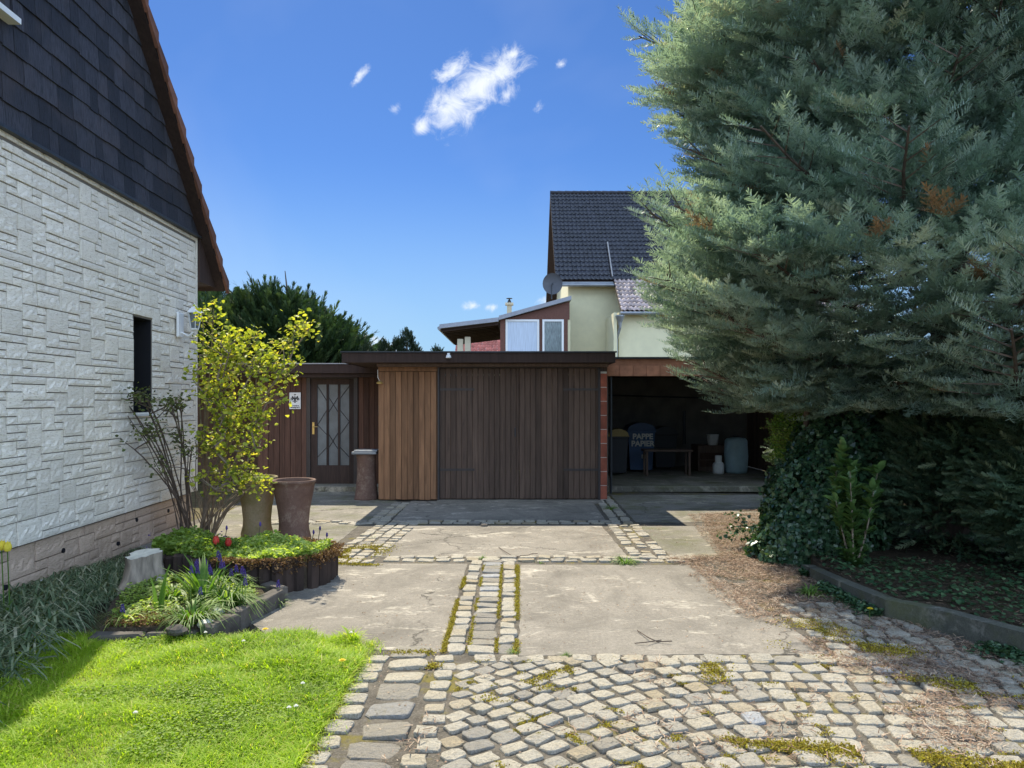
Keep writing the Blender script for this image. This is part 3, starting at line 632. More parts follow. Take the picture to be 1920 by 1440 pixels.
def blocks(lst, base, name, mat, parent, g=.0048):
    b = MB(); b.xf = Wp
    for (a0, a1, c0, c1) in lst:
        a0 += g; a1 -= g; c0 += g*.9; c1 -= g*.9; nx = max(2, int((a1-a0)/.035)); h_ = c1-c0; nz_ = 3 if h_ < .08 else (5 if h_ < .15 else 7)
        lvl = base+random.uniform(.008,.016); led = random.random() < .7; zl = random.uniform(.25,.6); vs = []; sd_ = random.random()*9
        for j in range(nz_+1):
            for i in range(nx+1):
                t = j/nz_; sx = a0+(a1-a0)*i/nx; edge = i in (0,nx) or j in (0,nz_); o_ = lvl-(.004 if edge else 0)
                if led and t > zl+.13*sin(i*1.9+sd_)+.08*sin(i*.7+sd_*2): o_ -= .007
                vs.append((sx, o_+(0 if edge else random.uniform(-.0015,.0015)), c0+h_*t+(0 if edge else random.uniform(-.003,.003))))
        fs = [(j*(nx+1)+i, j*(nx+1)+i+1, (j+1)*(nx+1)+i+1, (j+1)*(nx+1)+i) for j in range(nz_) for i in range(nx)]
        k0 = len(vs); vs += [(a0,base-.012,c0),(a1,base-.012,c0),(a1,base-.012,c1),(a0,base-.012,c1)]; TL = nz_*(nx+1); tr = TL+nx
        fs += [tuple([k0,k0+1]+[i for i in range(nx,-1,-1)]), tuple([k0+2,k0+3]+[TL+i for i in range(nx+1)]),
               tuple([k0+3,k0]+[j*(nx+1) for j in range(nz_+1)]), tuple([k0+1,k0+2]+[j*(nx+1)+nx for j in range(nz_,-1,-1)])]
        b.add(vs, fs, random.random())
    return b.build(name, mat, parent)
blocks(ashlar(S0, S1, Z0, Z1-.06, U, (WS0,WS1,WZ0,WZ1), 5), .0, 'stone_facing', m_wstone, house)
lst = []; s_ = S0
while s_ < S1: q = random.uniform(.2,.42); lst.append((s_, min(S1, s_+q), Z1-.065, Z1-.003)); s_ += q
blocks(lst, .0, 'facing_top_course', m_wstone, house)
blocks(ashlar(S0, S1-.03, -.02, Z0-.01, .085, None, 9), -.035, 'plinth', m_plinth, house)
b = MB(); b.xf = Wp
for sv, zv in ((6.7,.25),(8.1,.30),(5.9,.12),(7.7,.12),(8.9,.28)):
    b = MB(); b.xf = Wp; b.add([(sv+.022*cos(t*pi/5), -.012, zv+.022*sin(t*pi/5)) for t in range(10)]+[(sv+.022*cos(t*pi/5), -.03, zv+.022*sin(t*pi/5)) for t in range(10)], [tuple(range(10))[::-1]]+[(i,(i+1)%10,10+(i+1)%10,10+i) for i in range(10)])
    b.build('plinth_vent', m_black, house)
b = MB(); b.xf = Wp; b.box(S1-.01,S1+.012,-6,.012,Z0,Z1); b.build('corner_return', m_wstone, house)
# narrow window
b = MB(); b.xf = Wp
for q in ((WS0,WS0+.03,WZ0,WZ1),(WS1-.03,WS1,WZ0,WZ1),(WS0+.03,WS1-.03,WZ0,WZ0+.03),(WS0+.03,WS1-.03,WZ1-.03,WZ1)): b.box(q[0],q[1],-.24,-.20,q[2],q[3])
wf = b.build('window', m_frame, house)
b = MB(); b.xf = Wp; b.box(WS0+.03,WS1-.03,-.235,-.225,WZ0+.03,WZ1-.03); b.build('pane', m_glass_d, wf)
b = MB(); b.xf = Wp; b.box(WS0,WS0+.006,-.2,-.01,WZ0,WZ1); b.box(WS1-.006,WS1,-.2,-.01,WZ0,WZ1); b.box(WS0+.007,WS1-.007,-.2,-.01,WZ1-.006,WZ1); b.build('reveal', m_black, wf)
b = MB(); b.xf = Wp; b.box(WS0-.01,WS1+.01,-.2,.03,WZ0-.025,WZ0-.002); b.build('sill', m_white, wf)
# gable shingles
RS, RZ, RT = 10.30, 3.20, 1.07; RIDGE = 4.3
def rz(s_): return RZ+(RS-s_)*RT if s_ > RIDGE else RZ+(RS-RIDGE)*RT-(RIDGE-s_)*RT
def clip(poly, f):
    o_ = []
    for i in range(len(poly)):
        a, c = poly[i], poly[(i+1) % len(poly)]; fa, fc = f(a), f(c)
        if fa >= 0: o_.append(a)
        if (fa >= 0) != (fc >= 0): t = fa/(fa-fc); o_.append((a[0]+(c[0]-a[0])*t, a[1]+(c[1]-a[1])*t))
    return o_
b = MB(); b.xf = Wp; EX = .215; z = Z1
GW = (4.9, 5.83, 4.55, 5.9)        # gable window
row = 0
while z < 9.2:
    s_ = S0+random.uniform(-.2,0)
    while s_ < S1+.02:
        w_ = random.choice((.14,.18,.24,.30,.34)); a0, a1 = s_+.003, s_+w_-.003; zb = z+random.uniform(-.012,.006); poly = [(a0,zb),(min(a1,S1+.02),zb+random.uniform(-.006,.006)),(min(a1,S1+.02),z+EX+.03),(a0,z+EX+.03)]
        for side in (lambda p: RZ+(RS-p[0])*RT-.10-p[1], lambda p: RZ+(RS-RIDGE)*RT-(RIDGE-p[0])*RT-.10-p[1]):
            if len(poly) > 2: poly = clip(poly, side)
        if len(poly) > 2 and not (GW[0] < (a0+a1)/2 < GW[1] and GW[2] < z+.1 < GW[3]):
            th = random.uniform(-.002,.003); fr = [(p[0], .032+th-.014*(p[1]-z)/EX, p[1]) for p in poly]; bk = [(p[0], .0, p[1]) for p in poly]; n = len(poly)
            b.add(fr+bk, [tuple(range(n))]+[(i,n+i,n+(i+1)%n,(i+1)%n) for i in range(n)])
        s_ += w_
    z += EX
b.build('gable_shingles', m_slate, house)
b = MB(); b.xf = Wp      # gable wall behind, drip rail
def gable(o0, o1, drop, zlo, b=b):
    pl = [(S0,zlo),(S1,zlo),(S1,rz(S1)-drop),(RIDGE,rz(RIDGE)-drop),(S0,rz(S0)-drop)]; vs = [(p[0],o1,p[1]) for p in pl]+[(p[0],o0,p[1]) for p in pl]; b.add(vs, [(0,1,2,3,4),(9,8,7,6,5)]+[(i,5+i,5+(i+1)%5,(i+1)%5) for i in range(5)])
gable(-.3, -.004, .14, Z1); b.build('gable_wall', m_slate, house)
b = MB(); b.xf = Wp; b.box(S0,S1+.02,-.004,.065,Z1-.02,Z1+.004); b.build('drip_rail', m_metal_d, house)
# gable window (only its sill corner shows)
b = MB(); b.xf = Wp
for q in ((GW[0],GW[0]+.06,GW[2]+.05,GW[3]),(GW[1]-.06,GW[1],GW[2]+.05,GW[3]),(GW[0]+.06,GW[1]-.06,GW[2]+.05,GW[2]+.11),(GW[0]+.06,GW[1]-.06,GW[3]-.06,GW[3])): b.box(q[0],q[1],.0,.055,q[2],q[3])
gw = b.build('window', m_frame, house); b = MB(); b.xf = Wp; b.box(GW[0]+.06,GW[1]-.06,.005,.02,GW[2]+.11,GW[3]-.06); b.build('pane', m_curtain, gw)
b = MB(); b.xf = Wp; b.box(GW[0]-.04,GW[1]+.04,.0,.12,GW[2],GW[2]+.045); b.build('sill', m_white, gw)
# eave cheek beyond the corner, roof slab, verge tiles
b = MB(); b.xf = Wp
cheek = [(S1+.021,RZ-.06),(RS-.02,RZ-.06),(RS-.02,RZ+.02),(S1+.021,rz(S1+.021)-.09)]
b.add([(p[0],.04,p[1]) for p in cheek]+[(p[0],-6,p[1]) for p in cheek], [(0,1,2,3),(7,6,5,4)]+[(i,4+i,4+(i+1)%4,(i+1)%4) for i in range(4)]); b.build('eave_box', m_fascia, house)
b = MB(); b.xf = Wp; OV = .16
for (sa, sb) in ((RIDGE,RS),(RIDGE,2*RIDGE-RS)):
    pl = [(sa,rz(sa)-.10),(sb,RZ-.10),(sb,RZ-.005),(sa,rz(sa)-.005)]
    b.add([(p[0],OV,p[1]) for p in pl]+[(p[0],-7,p[1]) for p in pl], [(0,1,2,3),(7,6,5,4)]+[(i,4+i,4+(i+1)%4,(i+1)%4) for i in range(4)])
b.build('roof', m_fascia, house)
b = MB(); b.xf = Wp; n = 26; Lr = sqrt(1+RT*RT)
for k in range(n):
    sb = RS+.03-k*.245; sa = sb-.238
    if sa < RIDGE-.1: break
    for (o0, o1, d0, d1) in ((OV+.005, OV+.035, .085, -.045),(-7, OV+.034, .0, -.03)):
        up_ = .028; zz = lambda s_: RZ+(RS-s_)*RT
        vs = [(sb,o1+.012,zz(sb)-d0-.012),(sb,o1+.012,zz(sb)-d1+up_),(sa,o1-.006,zz(sa)-d1-.008),(sa,o1-.006,zz(sa)-d0+.014)]; vs += [(p[0],o0,p[2]) for p in vs]
        b.add(vs, [(0,3,2,1),(4,5,6,7),(0,1,5,4),(1,2,6,5),(2,3,7,6),(3,0,4,7)])
b.build('verge_tiles', m_tile_b, house)
b = MB(); b.xf = Wp; pl = [(RIDGE,rz(RIDGE)-.08),(RS,RZ-.08),(RS,RZ+.0),(RIDGE,rz(RIDGE)+.0)]; b.add([(p[0],OV+.012,p[1]) for p in pl]+[(p[0],OV+.001,p[1]) for p in pl], [(0,1,2,3),(7,6,5,4)]+[(i,4+i,4+(i+1)%4,(i+1)%4) for i in range(4)]); b.build('verge_board', m_black, house)
# lantern on the wall
lx = Wp(9.08,.03,2.55); lamp = empty('wall_lantern', lx, 'white coach lantern mounted on the stone wall near the house corner', 'wall lamp')
b = MB(); b.xf = Wp; b.bbox(9.00,9.16,.03,.06,2.36,2.66,.008); b.build('back_plate', m_white, lamp)
b = MB(); b.tube([Wp(9.08,.06,2.42),Wp(9.08,.15,2.38),Wp(9.08,.22,2.44)], .012, 8); b.build('arm', m_white, lamp)
lc = Wp(9.08,.22,0)
b = MB(); b.lathe((lc[0],lc[1],2.44),[(.03,0),(.05,.015),(.05,.03)],6,capt=True); b.lathe((lc[0],lc[1],2.655),[(.105,0),(.10,.012),(.045,.07),(.02,.08),(.012,.11),(.001,.125)],6)
for k in range(6):
    t = 2*pi*k/6; b.tube([(lc[0]+.05*cos(t),lc[1]+.05*sin(t),2.47),(lc[0]+.085*cos(t),lc[1]+.085*sin(t),2.66)], .005, 4)
b.build('lantern_cage', m_white, lamp); b = MB(); b.lathe((lc[0],lc[1],2.475),[(.045,0),(.076,.178)],6,capt=True); b.build('glass', m_frost, lamp)

# ================================================================ GARAGE, SHED, CARPORT
GF = 11.82
gar = empty('garage', (0,GF,0), 'low brown timber garage with wide dark double doors and flat roof', 'garage')
b = MB(); b.box(-2.10,-1.17,GF+.03,GF+.1,.02,2.16); b.box(1.40,1.52,GF+.1,17,0,2.16); b.box(-2.10,-2.02,GF+.1,17,0,2.16); b.box(-2.1,1.52,17,17.1,0,2.16); b.build('wall', m_wood_d, gar)
b = MB(); x = -2.115; i = 0
while x < -1.19:
    w_ = .088; b.bbox(x,min(x+w_,-1.18),GF+(0 if i%2 else .006),GF+.028,.015+random.uniform(0,.01),2.05,.005,random.random()); x += w_+.004; i += 1
b.bbox(-2.12,-1.18,GF-.012,GF+.028,2.055,2.17,.005,.6); b.build('board_panel', m_wood_o, gar)
b = MB(); b.bbox(-1.178,-1.145,GF-.03,GF+.04,.012,2.17,.004,.3); b.box(1.365,1.40,GF-.01,GF+.05,.012,2.16); b.box(-1.144,1.364,GF+.0,GF+.05,2.11,2.165); b.build('door_frame', m_frame, gar)
for (xa, xb) in ((-1.142,.11),(.118,1.362)):
    b = MB(); x = xa; i = 0
    while x < xb-.02:
        w_ = min(.083, xb-x); b.bbox(x,x+w_,GF+(.006 if i%2 else .0),GF+.03,.035,2.105,.005,random.random()); x += w_+.0035; i += 1
    leaf_ = b.build('garage_door', m_wood_d, gar)
    b = MB(); 
    for zz in (.48,1.75):
        b = MB(); xo = xa if xa < 0 else xb-.55; b.box(xo,xo+.55,GF-.008,GF-.001,zz,zz+.035); b.build('strap_hinge', m_frame, leaf_)
b = MB(); b.tube([(.05,GF-.004,1.02),(.05,GF-.045,1.02),(.05,GF-.045,1.16),(.05,GF-.004,1.16)], .008, 6); b.build('door_handle', m_metal_d, gar)
b = MB()
for k in range(9): b.bbox(1.402,1.502,GF-.015,GF+.10,.03+k*.222,.03+k*.222+.212,.004,random.random())
bp = b.build('brick_pillar', m_brick, gar); b = MB(); b.box(1.405,1.499,GF-.008,GF+.099,.02,2.05); b.build('mortar', m_wmort, bp)
b = MB(); b.bbox(-2.60,1.58,11.40,11.44,2.17,2.325,.005,.6); b.bbox(-2.60,-2.56,11.441,17,2.17,2.325,.005,.5); b.bbox(1.54,1.58,11.441,17,2.17,2.325,.005,.5)
b.build('fascia', m_fascia, gar)
b = MB(); b.box(-2.62,1.60,11.375,17.1,2.326,2.345); b.build('roof_sheet', m_metal_d, gar)
b = MB(); b.box(-2.555,1.535,11.445,16.9,2.175,2.20); b.bbox(-2.10,1.50,11.60,11.80,2.12,2.17,.004); b.build('soffit', m_wood_d, gar)
b = MB(); b.box(-1.18,1.40,11.5,GF+.04,-.04,.022); b.build('threshold', m_conc, gar)
q = P(841,668,11.36); fl = empty('security_light', q, 'small white security light on the garage fascia above the door', 'outdoor light')
b = MB(); b.lathe((q[0],q[1],q[2]-.03),[(.03,0),(.045,.01),(.03,.05),(.01,.06)],12,capt=True); b.build('lamp_head', m_white, fl)
b = MB(); b.box(q[0]-.02,q[0]+.02,q[1],11.40,q[2]+.02,q[2]+.05); b.build('bracket', m_white, fl)
q = P(712,717,11.78); sl = empty('enamel_lamp', q, 'small yellowed round lamp with a cable on the honey brown boards', 'outdoor lamp')
b = MB(); b.lathe((q[0],q[1],q[2]-.025),[(.0,0),(.05,.004),(.055,.02),(.02,.05)],14,capt=True); b.build('shade', m_brass, sl)
b = MB(); b.tube([(q[0],q[1]-.0,q[2]+.02),(q[0]-.03,q[1]+.0,q[2]+.08),(q[0]-.035,q[1]+.02,q[2]+.2)], .006, 6); b.build('cable', m_white, sl)

SF = 13.5
shed = empty('shed', (-4,SF,0), 'reddish brown wooden shed with glazed door left of the garage', 'shed')
b = MB(); x = -4.56; i = 0
def boards(b, x0, x1, z0, z1, yf, w_=.095):
    x = x0; i = 0
    while x < x1-.01:
        xx = min(x+w_, x1); b.bbox(x,xx,yf+(0 if i%2 else .006),yf+.03,z0,z1,.004,random.random()); x = xx+.004; i += 1
boards(b,-4.60,-3.72,.05,2.06,SF); boards(b,-2.78,-2.12,.05,2.06,SF); b.build('board_panel', m_wood_r, shed)
b = MB(); b.box(-4.6,-3.7,SF+.031,SF+.1,0,2.1); b.box(-2.8,-2.1,SF+.031,SF+.1,0,2.1); b.box(-3.7,-2.8,SF+.1,SF+.2,0,2.1); b.box(-7.5,-4.6,SF+1.6,SF+1.7,0,2.1); b.box(-4.6,-4.5,SF+.1,SF+1.6,0,2.1); b.build('wall', m_wood_d, shed)
b = MB(); b.bbox(-3.715,-3.64,SF-.02,SF+.05,.03,2.06,.004,.4); b.bbox(-2.86,-2.785,SF-.02,SF+.05,.03,2.06,.004,.4); b.bbox(-3.639,-2.861,SF-.02,SF+.05,1.985,2.06,.004,.4); b.build('door_frame', m_frame, shed)
m_door = wood('door_wood', (.065,.042,.034))
b = MB(); px0, px1 = -3.635,-2.865
cols = [(px0+.115+i*.205, px0+.115+i*.205+.165) for i in range(3)]
zb, zt = .42, 1.88
b.box(px0,cols[0][0],SF,SF+.04,.06,1.98); b.box(cols[2][1],px1,SF,SF+.04,.06,1.98); b.box(cols[0][1],cols[1][0],SF,SF+.04,zb,zt); b.box(cols[1][1],cols[2][0],SF,SF+.04,zb,zt)
b.box(cols[0][0],cols[2][1],SF+.001,SF+.04,.06,zb); b.box(cols[0][0],cols[2][1],SF+.001,SF+.04,zt,1.98)
dr = b.build('door', m_door, shed)
for i, (ca, cb_) in enumerate(cols):
    b = MB(); b.box(ca,cb_,SF+.02,SF+.026,zb,zt); b.build('pane', m_frost, dr)
b = MB()
def bar2(a, c, y): b.tube([(a[0],y,a[1]),(c[0],y,c[1])], .006, 4)
H = zt-zb
bar2((cols[0][0],zt-.03),(cols[0][1],zt-.2*H),SF+.012); bar2((cols[0][1],zt-.32*H),(cols[0][0],zt-.5*H),SF+.012); bar2((cols[0][0],zt-.5*H),(cols[0][1],zt-.62*H),SF+.012); bar2((cols[0][1],zt-.78*H),(cols[0][0],zt-.9*H),SF+.012)
bar2((cols[1][0],zt-.16*H),(cols[1][1],zt-.34*H),SF+.012); bar2((cols[1][1],zt-.16*H),(cols[1][0],zt-.34*H),SF+.012); bar2((cols[1][0],zt-.62*H),(cols[1][1],zt-.8*H),SF+.012); bar2((cols[1][1],zt-.6*H),(cols[1][0],zt-.78*H),SF+.012)
bar2((cols[2][1],zt-.03),(cols[2][0],zt-.17*H),SF+.012); bar2((cols[2][0],zt-.32*H),(cols[2][1],zt-.46*H),SF+.012); bar2((cols[2][1],zt-.46*H),(cols[2][0],zt-.62*H),SF+.012); bar2((cols[2][0],zt-.78*H),(cols[2][1],zt-.9*H),SF+.012)
b.build('glazing_bars', m_frame, dr)
b = MB(); b.bbox(px0+.025,px0+.065,SF-.008,SF-.001,.98,1.2,.002); b.tube([(px0+.045,SF-.01,1.12),(px0+.045,SF-.05,1.12),(px0+.13,SF-.05,1.115)], .008, 8); b.build('handle', m_brass, dr)
b = MB(); b.bbox(-8.6,-2.105,13.15,13.19,2.07,2.23,.005,.6); b.bbox(-8.0,-2.105,13.20,13.24,2.0,2.068,.005,.4); b.build('fascia', m_fascia, shed)
b = MB(); b.box(-8.62,-2.105,13.13,17.5,2.232,2.25); b.build('roof_sheet', m_zinc, shed); b = MB(); b.box(-8.6,-2.105,13.245,17,2.075,2.1); b.build('soffit', m_wood_d, shed)
b = MB(); b.bbox(-2.42,-2.32,SF-.03,SF-.001,1.32,1.5,.006); tag(b.build('meter_box', m_metal_d), 'small dark box on the shed wall right of the glazed door', 'electrical box')
# enamel sign with eagle and two lines of lettering
sx0, sz0, sw, sh = P(543,767,SF)[0], P(543,767,SF)[2], .205, .30
sg = empty('enamel_sign', (sx0,SF-.012,sz0), 'white enamel sign with a black eagle beside the shed door', 'sign')
b = MB(); b.bbox(sx0,sx0+sw,SF-.018,SF-.004,sz0,sz0+sh,.004,.5); b.build('plate', m_white, sg)
b = MB(); ex, ez, yy = sx0+sw/2, sz0+sh*.62, SF-.0205
def poly2(pts): 
    n = len(pts); b.add([(ex+p[0],yy,ez+p[1]) for p in pts]+[(ex+p[0],yy+.002,ez+p[1]) for p in pts], [tuple(range(n)), tuple(range(n,2*n))[::-1]]+[(i,n+i,n+(i+1)%n,(i+1)%n) for i in range(n)])
poly2([(-.014,-.03),(.014,-.03),(.018,.0),(.012,.028),(-.012,.028),(-.018,.0)]); poly2([(-.006,.028),(.006,.028),(.006,.045),(-.002,.054),(-.018,.046),(-.006,.042)])
for s_ in (-1,1):
    poly2([(s_*.018,.012),(s_*.032,.044),(s_*.050,.050),(s_*.056,.030),(s_*.040,.006),(s_*.020,-.004)])
    for k in range(5): x0_ = .024+k*.011; poly2([(s_*x0_,.018),(s_*(x0_+.008),.02),(s_*(x0_+.019),-.026-.003*k),(s_*(x0_+.011),-.03+.004*k)])
    poly2([(s_*.012,-.03),(s_*.018,-.034),(s_*.044,-.046),(s_*.040,-.058),(s_*.026,-.050),(s_*.008,-.040)])
poly2([(-.006,-.03),(.006,-.03),(.013,-.068),(0,-.076),(-.013,-.068)])
poly2([(-.016,.066),(.016,.066),(.02,.08),(.008,.078),(0,.09),(-.008,.078),(-.02,.08)])
b.build('emblem', m_black, sg)
def textmesh(body, name, mat, parent, loc, size, bold=.0, rot=(pi/2,0,0), align='CENTER', yscale=1.0):
    cu = bpy.data.curves.new('t', 'FONT'); cu.body = body; cu.size = size; cu.align_x = align; cu.extrude = .0008; cu.offset = bold
    to = bpy.data.objects.new('t', cu); C.objects.link(to); bpy.context.view_layer.update(); dg = bpy.context.evaluated_depsgraph_get()
    me = bpy.data.meshes.new_from_object(to.evaluated_get(dg)); C.objects.unlink(to); bpy.data.objects.remove(to)
    M4 = Matrix.Translation(loc) @ Matrix.Rotation(rot[0],4,'X') @ Matrix.Diagonal((1,yscale,1,1)); me.transform(M4); me.materials.clear(); return link(name, me, mat, parent)
textmesh('Deutsches', 'lettering', m_black, sg, (ex,yy+.001,sz0+.052), .034, .001); textmesh('Schutzgebiet', 'lettering', m_black, sg, (ex,yy+.001,sz0+.022), .032, .0012)

CF = 12.7
cp = empty('carport', (3.4,CF,0), 'open dark carport with terracotta lintel right of the garage', 'carport')
b = MB(); b.bbox(1.60,6.2,CF,CF+.18,2.04,2.30,.004,.5); b.build('wall', m_lintel, cp)
b = MB()
for k in range(20): b.bbox(1.60+k*.23,1.60+k*.23+.222,CF-.012,CF-.001,2.005,2.185,.003,random.random())
b.build('lintel_blocks', m_lintel, cp)
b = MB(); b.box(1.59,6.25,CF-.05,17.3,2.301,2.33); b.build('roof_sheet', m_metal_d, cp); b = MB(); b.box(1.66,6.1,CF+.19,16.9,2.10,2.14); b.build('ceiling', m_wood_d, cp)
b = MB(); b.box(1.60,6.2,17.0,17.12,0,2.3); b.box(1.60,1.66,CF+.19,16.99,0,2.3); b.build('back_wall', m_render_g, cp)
b = MB(); y = CF
for k in range(30): b.bbox(5.35,5.38,CF+.2+k*.14,CF+.2+k*.14+.125,.1,2.1,.003,random.random())
b.build('slatted_wall', m_wood_d, cp)
b = MB(); b.bbox(1.66,5.34,12.95,16.99,.0,.10,.01,.3); b.build('floor_step', m_conc_moss, cp)
b = MB(); b.tube([(1.69,CF+.06,0),(1.69,CF+.06,2.02)], .022, 8); b.build('post', m_metal_d, cp)
b = MB(); b.tube([(1.7,16.95,1.72),(5.3,16.95,1.62)], .018, 6); b.tube([P(1283,770,16.94),P(1283,832,16.94)], .035, 8); b.build('pipe', m_metal_d, cp)
# things kept in the carport
m_pl_blue = simple('dark_blue_plastic', (.03,.06,.12), .5, .1, bump=.1); m_pl_dk = simple('black_plastic', (.02,.022,.026), .5, .1, bump=.1)
m_tank = simple('pale_blue_tank', (.30,.42,.46), .5, .12, bump=.1); m_lab = simple('pale_lettering', (.48,.46,.40), .6, .03, bump=0, rv=0); m_yelp = simple('yellow_plastic', (.30,.21,.06), .5, .1, bump=0)
def wheelie(px, Y, w_, h_, mat, label, lidm, text=False):
    X = (px-960)/F*Y; t = empty('wheelie_bin', (X,Y,.1), label, 'bin', 'wheelie bins in the carport')
    b = MB(); vs = []
    for (z, f_) in ((.16,.80),(.16+(h_-.3),1.0)):
        for (sx, sy) in ((-1,-1),(1,-1),(1,1),(-1,1)): vs.append((X+sx*w_/2*f_, Y+sy*.26*f_, z))
    b.add(vs, [(3,2,1,0),(4,5,6,7),(0,1,5,4),(1,2,6,5),(2,3,7,6),(3,0,4,7)]); zt_ = .16+(h_-.3); b.bbox(X-w_/2-.015,X+w_/2+.015,Y-.28,Y+.28,zt_-.045,zt_-.001,.008); b.build('body', mat, t)
    b = MB(); n = 8; pr = [(-w_/2-.02, 0)]+[(-w_/2*cos(pi*k/n)*1.0, .02+.13*sin(pi*k/n)) for k in range(n+1)]+[(w_/2+.02,0)]
    b.slab([(X+p[0], Y-.29, zt_+.001+p[1]) for p in pr], (0,.58,0)); b.build('lid', lidm, t)
    for s_ in (-1,1):
        b = MB(); b.tube([(X+s_*(w_/2-.09),Y+.24,.2),(X+s_*(w_/2-.04),Y+.24,.2)], .1, 16); b.build('wheel', m_pl_dk, t)
    if text:
        textmesh('PAPPE', 'lettering', m_lab, t, (X+.02,Y-.282,.80), .155, .006); textmesh('PAPIER', 'lettering', m_lab, t, (X+.02,Y-.282,.655), .155, .006)
        b = MB(); b.box(X-.0,X+.1,Y-.262,Y-.25,.40,.48); b.build('sticker', m_lab, t)
wheelie(1199,15.6,.56,1.12,m_pl_blue,'dark blue wheelie bin lettered PAPPE PAPIER in the carport',m_pl_blue,True)
wheelie(1244,16.2,.50,1.02,m_pl_dk,'plain black wheelie bin right of the lettered paper bin',m_pl_dk)
wheelie(1156,15.0,.40,1.02,m_pl_dk,'wheelie bin with yellow front plate at the carport left side',m_yelp)
def part(t, name, mat, f, smooth=False): b = MB(); f(b); return b.build(name, mat, t, smooth)
X = (1250-960)/F*14.9; t = empty('workbench', (X,14.9,.1), 'low dark wooden bench standing in front of the bins', 'bench')
part(t,'tabletop',m_wood_d,lambda b: b.bbox(X-.48,X+.48,14.7,15.1,.58,.62,.004))
for sx in (-.44,.40):
    for sy in (14.73,15.03): part(t,'leg',m_wood_d,lambda b: b.bbox(X+sx,X+sx+.04,sy,sy+.04,.1,.579,.003))
bx = P(1380,884,15.4); t = empty('water_barrel', (bx[0],15.4,.1), 'tall pale blue barrel on the right of the carport', 'barrel')
part(t,'body',m_tank,lambda b: b.lathe((bx[0],15.4,.1),[(.20,0),(.225,.04),(.235,.2),(.245,.35),(.235,.5),(.225,.66),(.19,.71),(.08,.73)],28,capt=True),True)
part(t,'lid',m_pl_dk,lambda b: b.lathe((bx[0],15.4,.831),[(.075,0),(.075,.025),(.06,.035)],16,capt=True))
bx = P(1347,884,15.2); t = empty('gas_bottle', (bx[0],15.2,.1), 'small white canister beside the pale blue barrel', 'canister')
part(t,'body',m_white,lambda b: b.lathe((bx[0],15.2,.1),[(.1,0),(.115,.03),(.115,.19),(.09,.23)],20,capt=True),True)
part(t,'collar',m_white,lambda b: b.lathe((bx[0],15.2,.331),[(.07,0),(.07,.12),(.06,.14)],16,capt=True))
bx = P(1335,834,15.9); t = empty('cabinet', (bx[0],15.9,.1), 'dark low cabinet behind the white canister', 'cabinet')
part(t,'body',m_wood_d,lambda b: b.bbox(bx[0]-.35,bx[0]+.3,15.7,16.3,.1,bx[2]-.002,.004)); part(t,'drawer',m_wood_r,lambda b: [b.bbox(bx[0]-.31,bx[0]+.26,15.68,15.699,.2+k*.16,.33+k*.16,.003) for k in range(2)])
t = empty('bucket', (bx[0],15.9,bx[2]), 'pale bucket standing on the dark cabinet', 'bucket')
part(t,'body',m_white,lambda b: b.lathe((bx[0],15.85,bx[2]),[(.10,0),(.125,.22),(.13,.225),(.115,.22),(.095,.02)],20),True); part(t,'handle',m_metal_d,lambda b: b.tube([(bx[0]-.125,15.85,bx[2]+.2)]+[(bx[0]-.13*cos(a),15.85-.09*sin(a),bx[2]+.2+.02*sin(a)) for a in (.5,1,1.57,2.1,2.6)]+[(bx[0]+.125,15.85,bx[2]+.2)],.004,5))

# clay pot used as bin by the shed door
q = G(687,937); t = empty('lidded_clay_pot', q, 'dark waisted clay pot with a grey board lid between shed door and boards', 'clay pot')
cx, cy = -2.35, 12.05
part(t,'body',m_clay,lambda b: b.lathe((cx,cy,0),[(.20,0),(.19,.03),(.165,.2),(.15,.4),(.15,.6),(.16,.72),(.17,.73)],24,jit=.01,capt=True),True)
part(t,'lid',m_zinc,lambda b: (b.bbox(cx-.2,cx+.19,cy-.19,cy+.19,.735,.775,.005), b.bbox(cx-.17,cx+.2,cy-.16,cy+.18,.777,.80,.005)))

# ================================================================ NEIGHBOURING HOUSE
HX0, HXm, HX1 = 1.98, 4.62, 15.0; EY, EZ, RY, RZh = 34.0, 7.10, 38.9, 12.38; LY, LZ = 31.5, 5.38
nh = empty('neighbour_house', (6,34,0), 'cream rendered house with steep black tiled roof behind the garage', 'house')
b = MB(); b.box(2.58,4.56,34.3,44,0,7.0); b.box(4.56,14.6,31.9,44,0,5.35); b.box(4.56,14.6,34.3,44,5.35,7.05)
b.add([(2.58,34.3,7.0),(2.58,43.6,7.0),(2.58,38.95,12.1),(2.8,34.3,7.0),(2.8,43.6,7.0),(2.8,38.95,12.1)], [(0,2,1),(3,4,5),(0,3,5,2),(1,2,5,4)]); b.build('wall', m_render_y, nh)
def pantile(W_=.2, Lh=.36, n=5):
    V = []; 
    for j in (0,1):
        for i in range(n+1):
            t = i/n; h_ = .040*sin(2*pi*t)+.012*(1 if t > .5 else 0); V.append((t*W_, j*Lh, h_+.03*(1-j)))
    V += [(V[i][0], 0, V[i][2]-.022) for i in range(n+1)]
    Fq = [(i,i+1,n+2+i,n+1+i) for i in range(n)]+[(2*n+2+i,2*n+3+i,i+1,i) for i in range(n)]; return np.array(V), np.array(Fq)
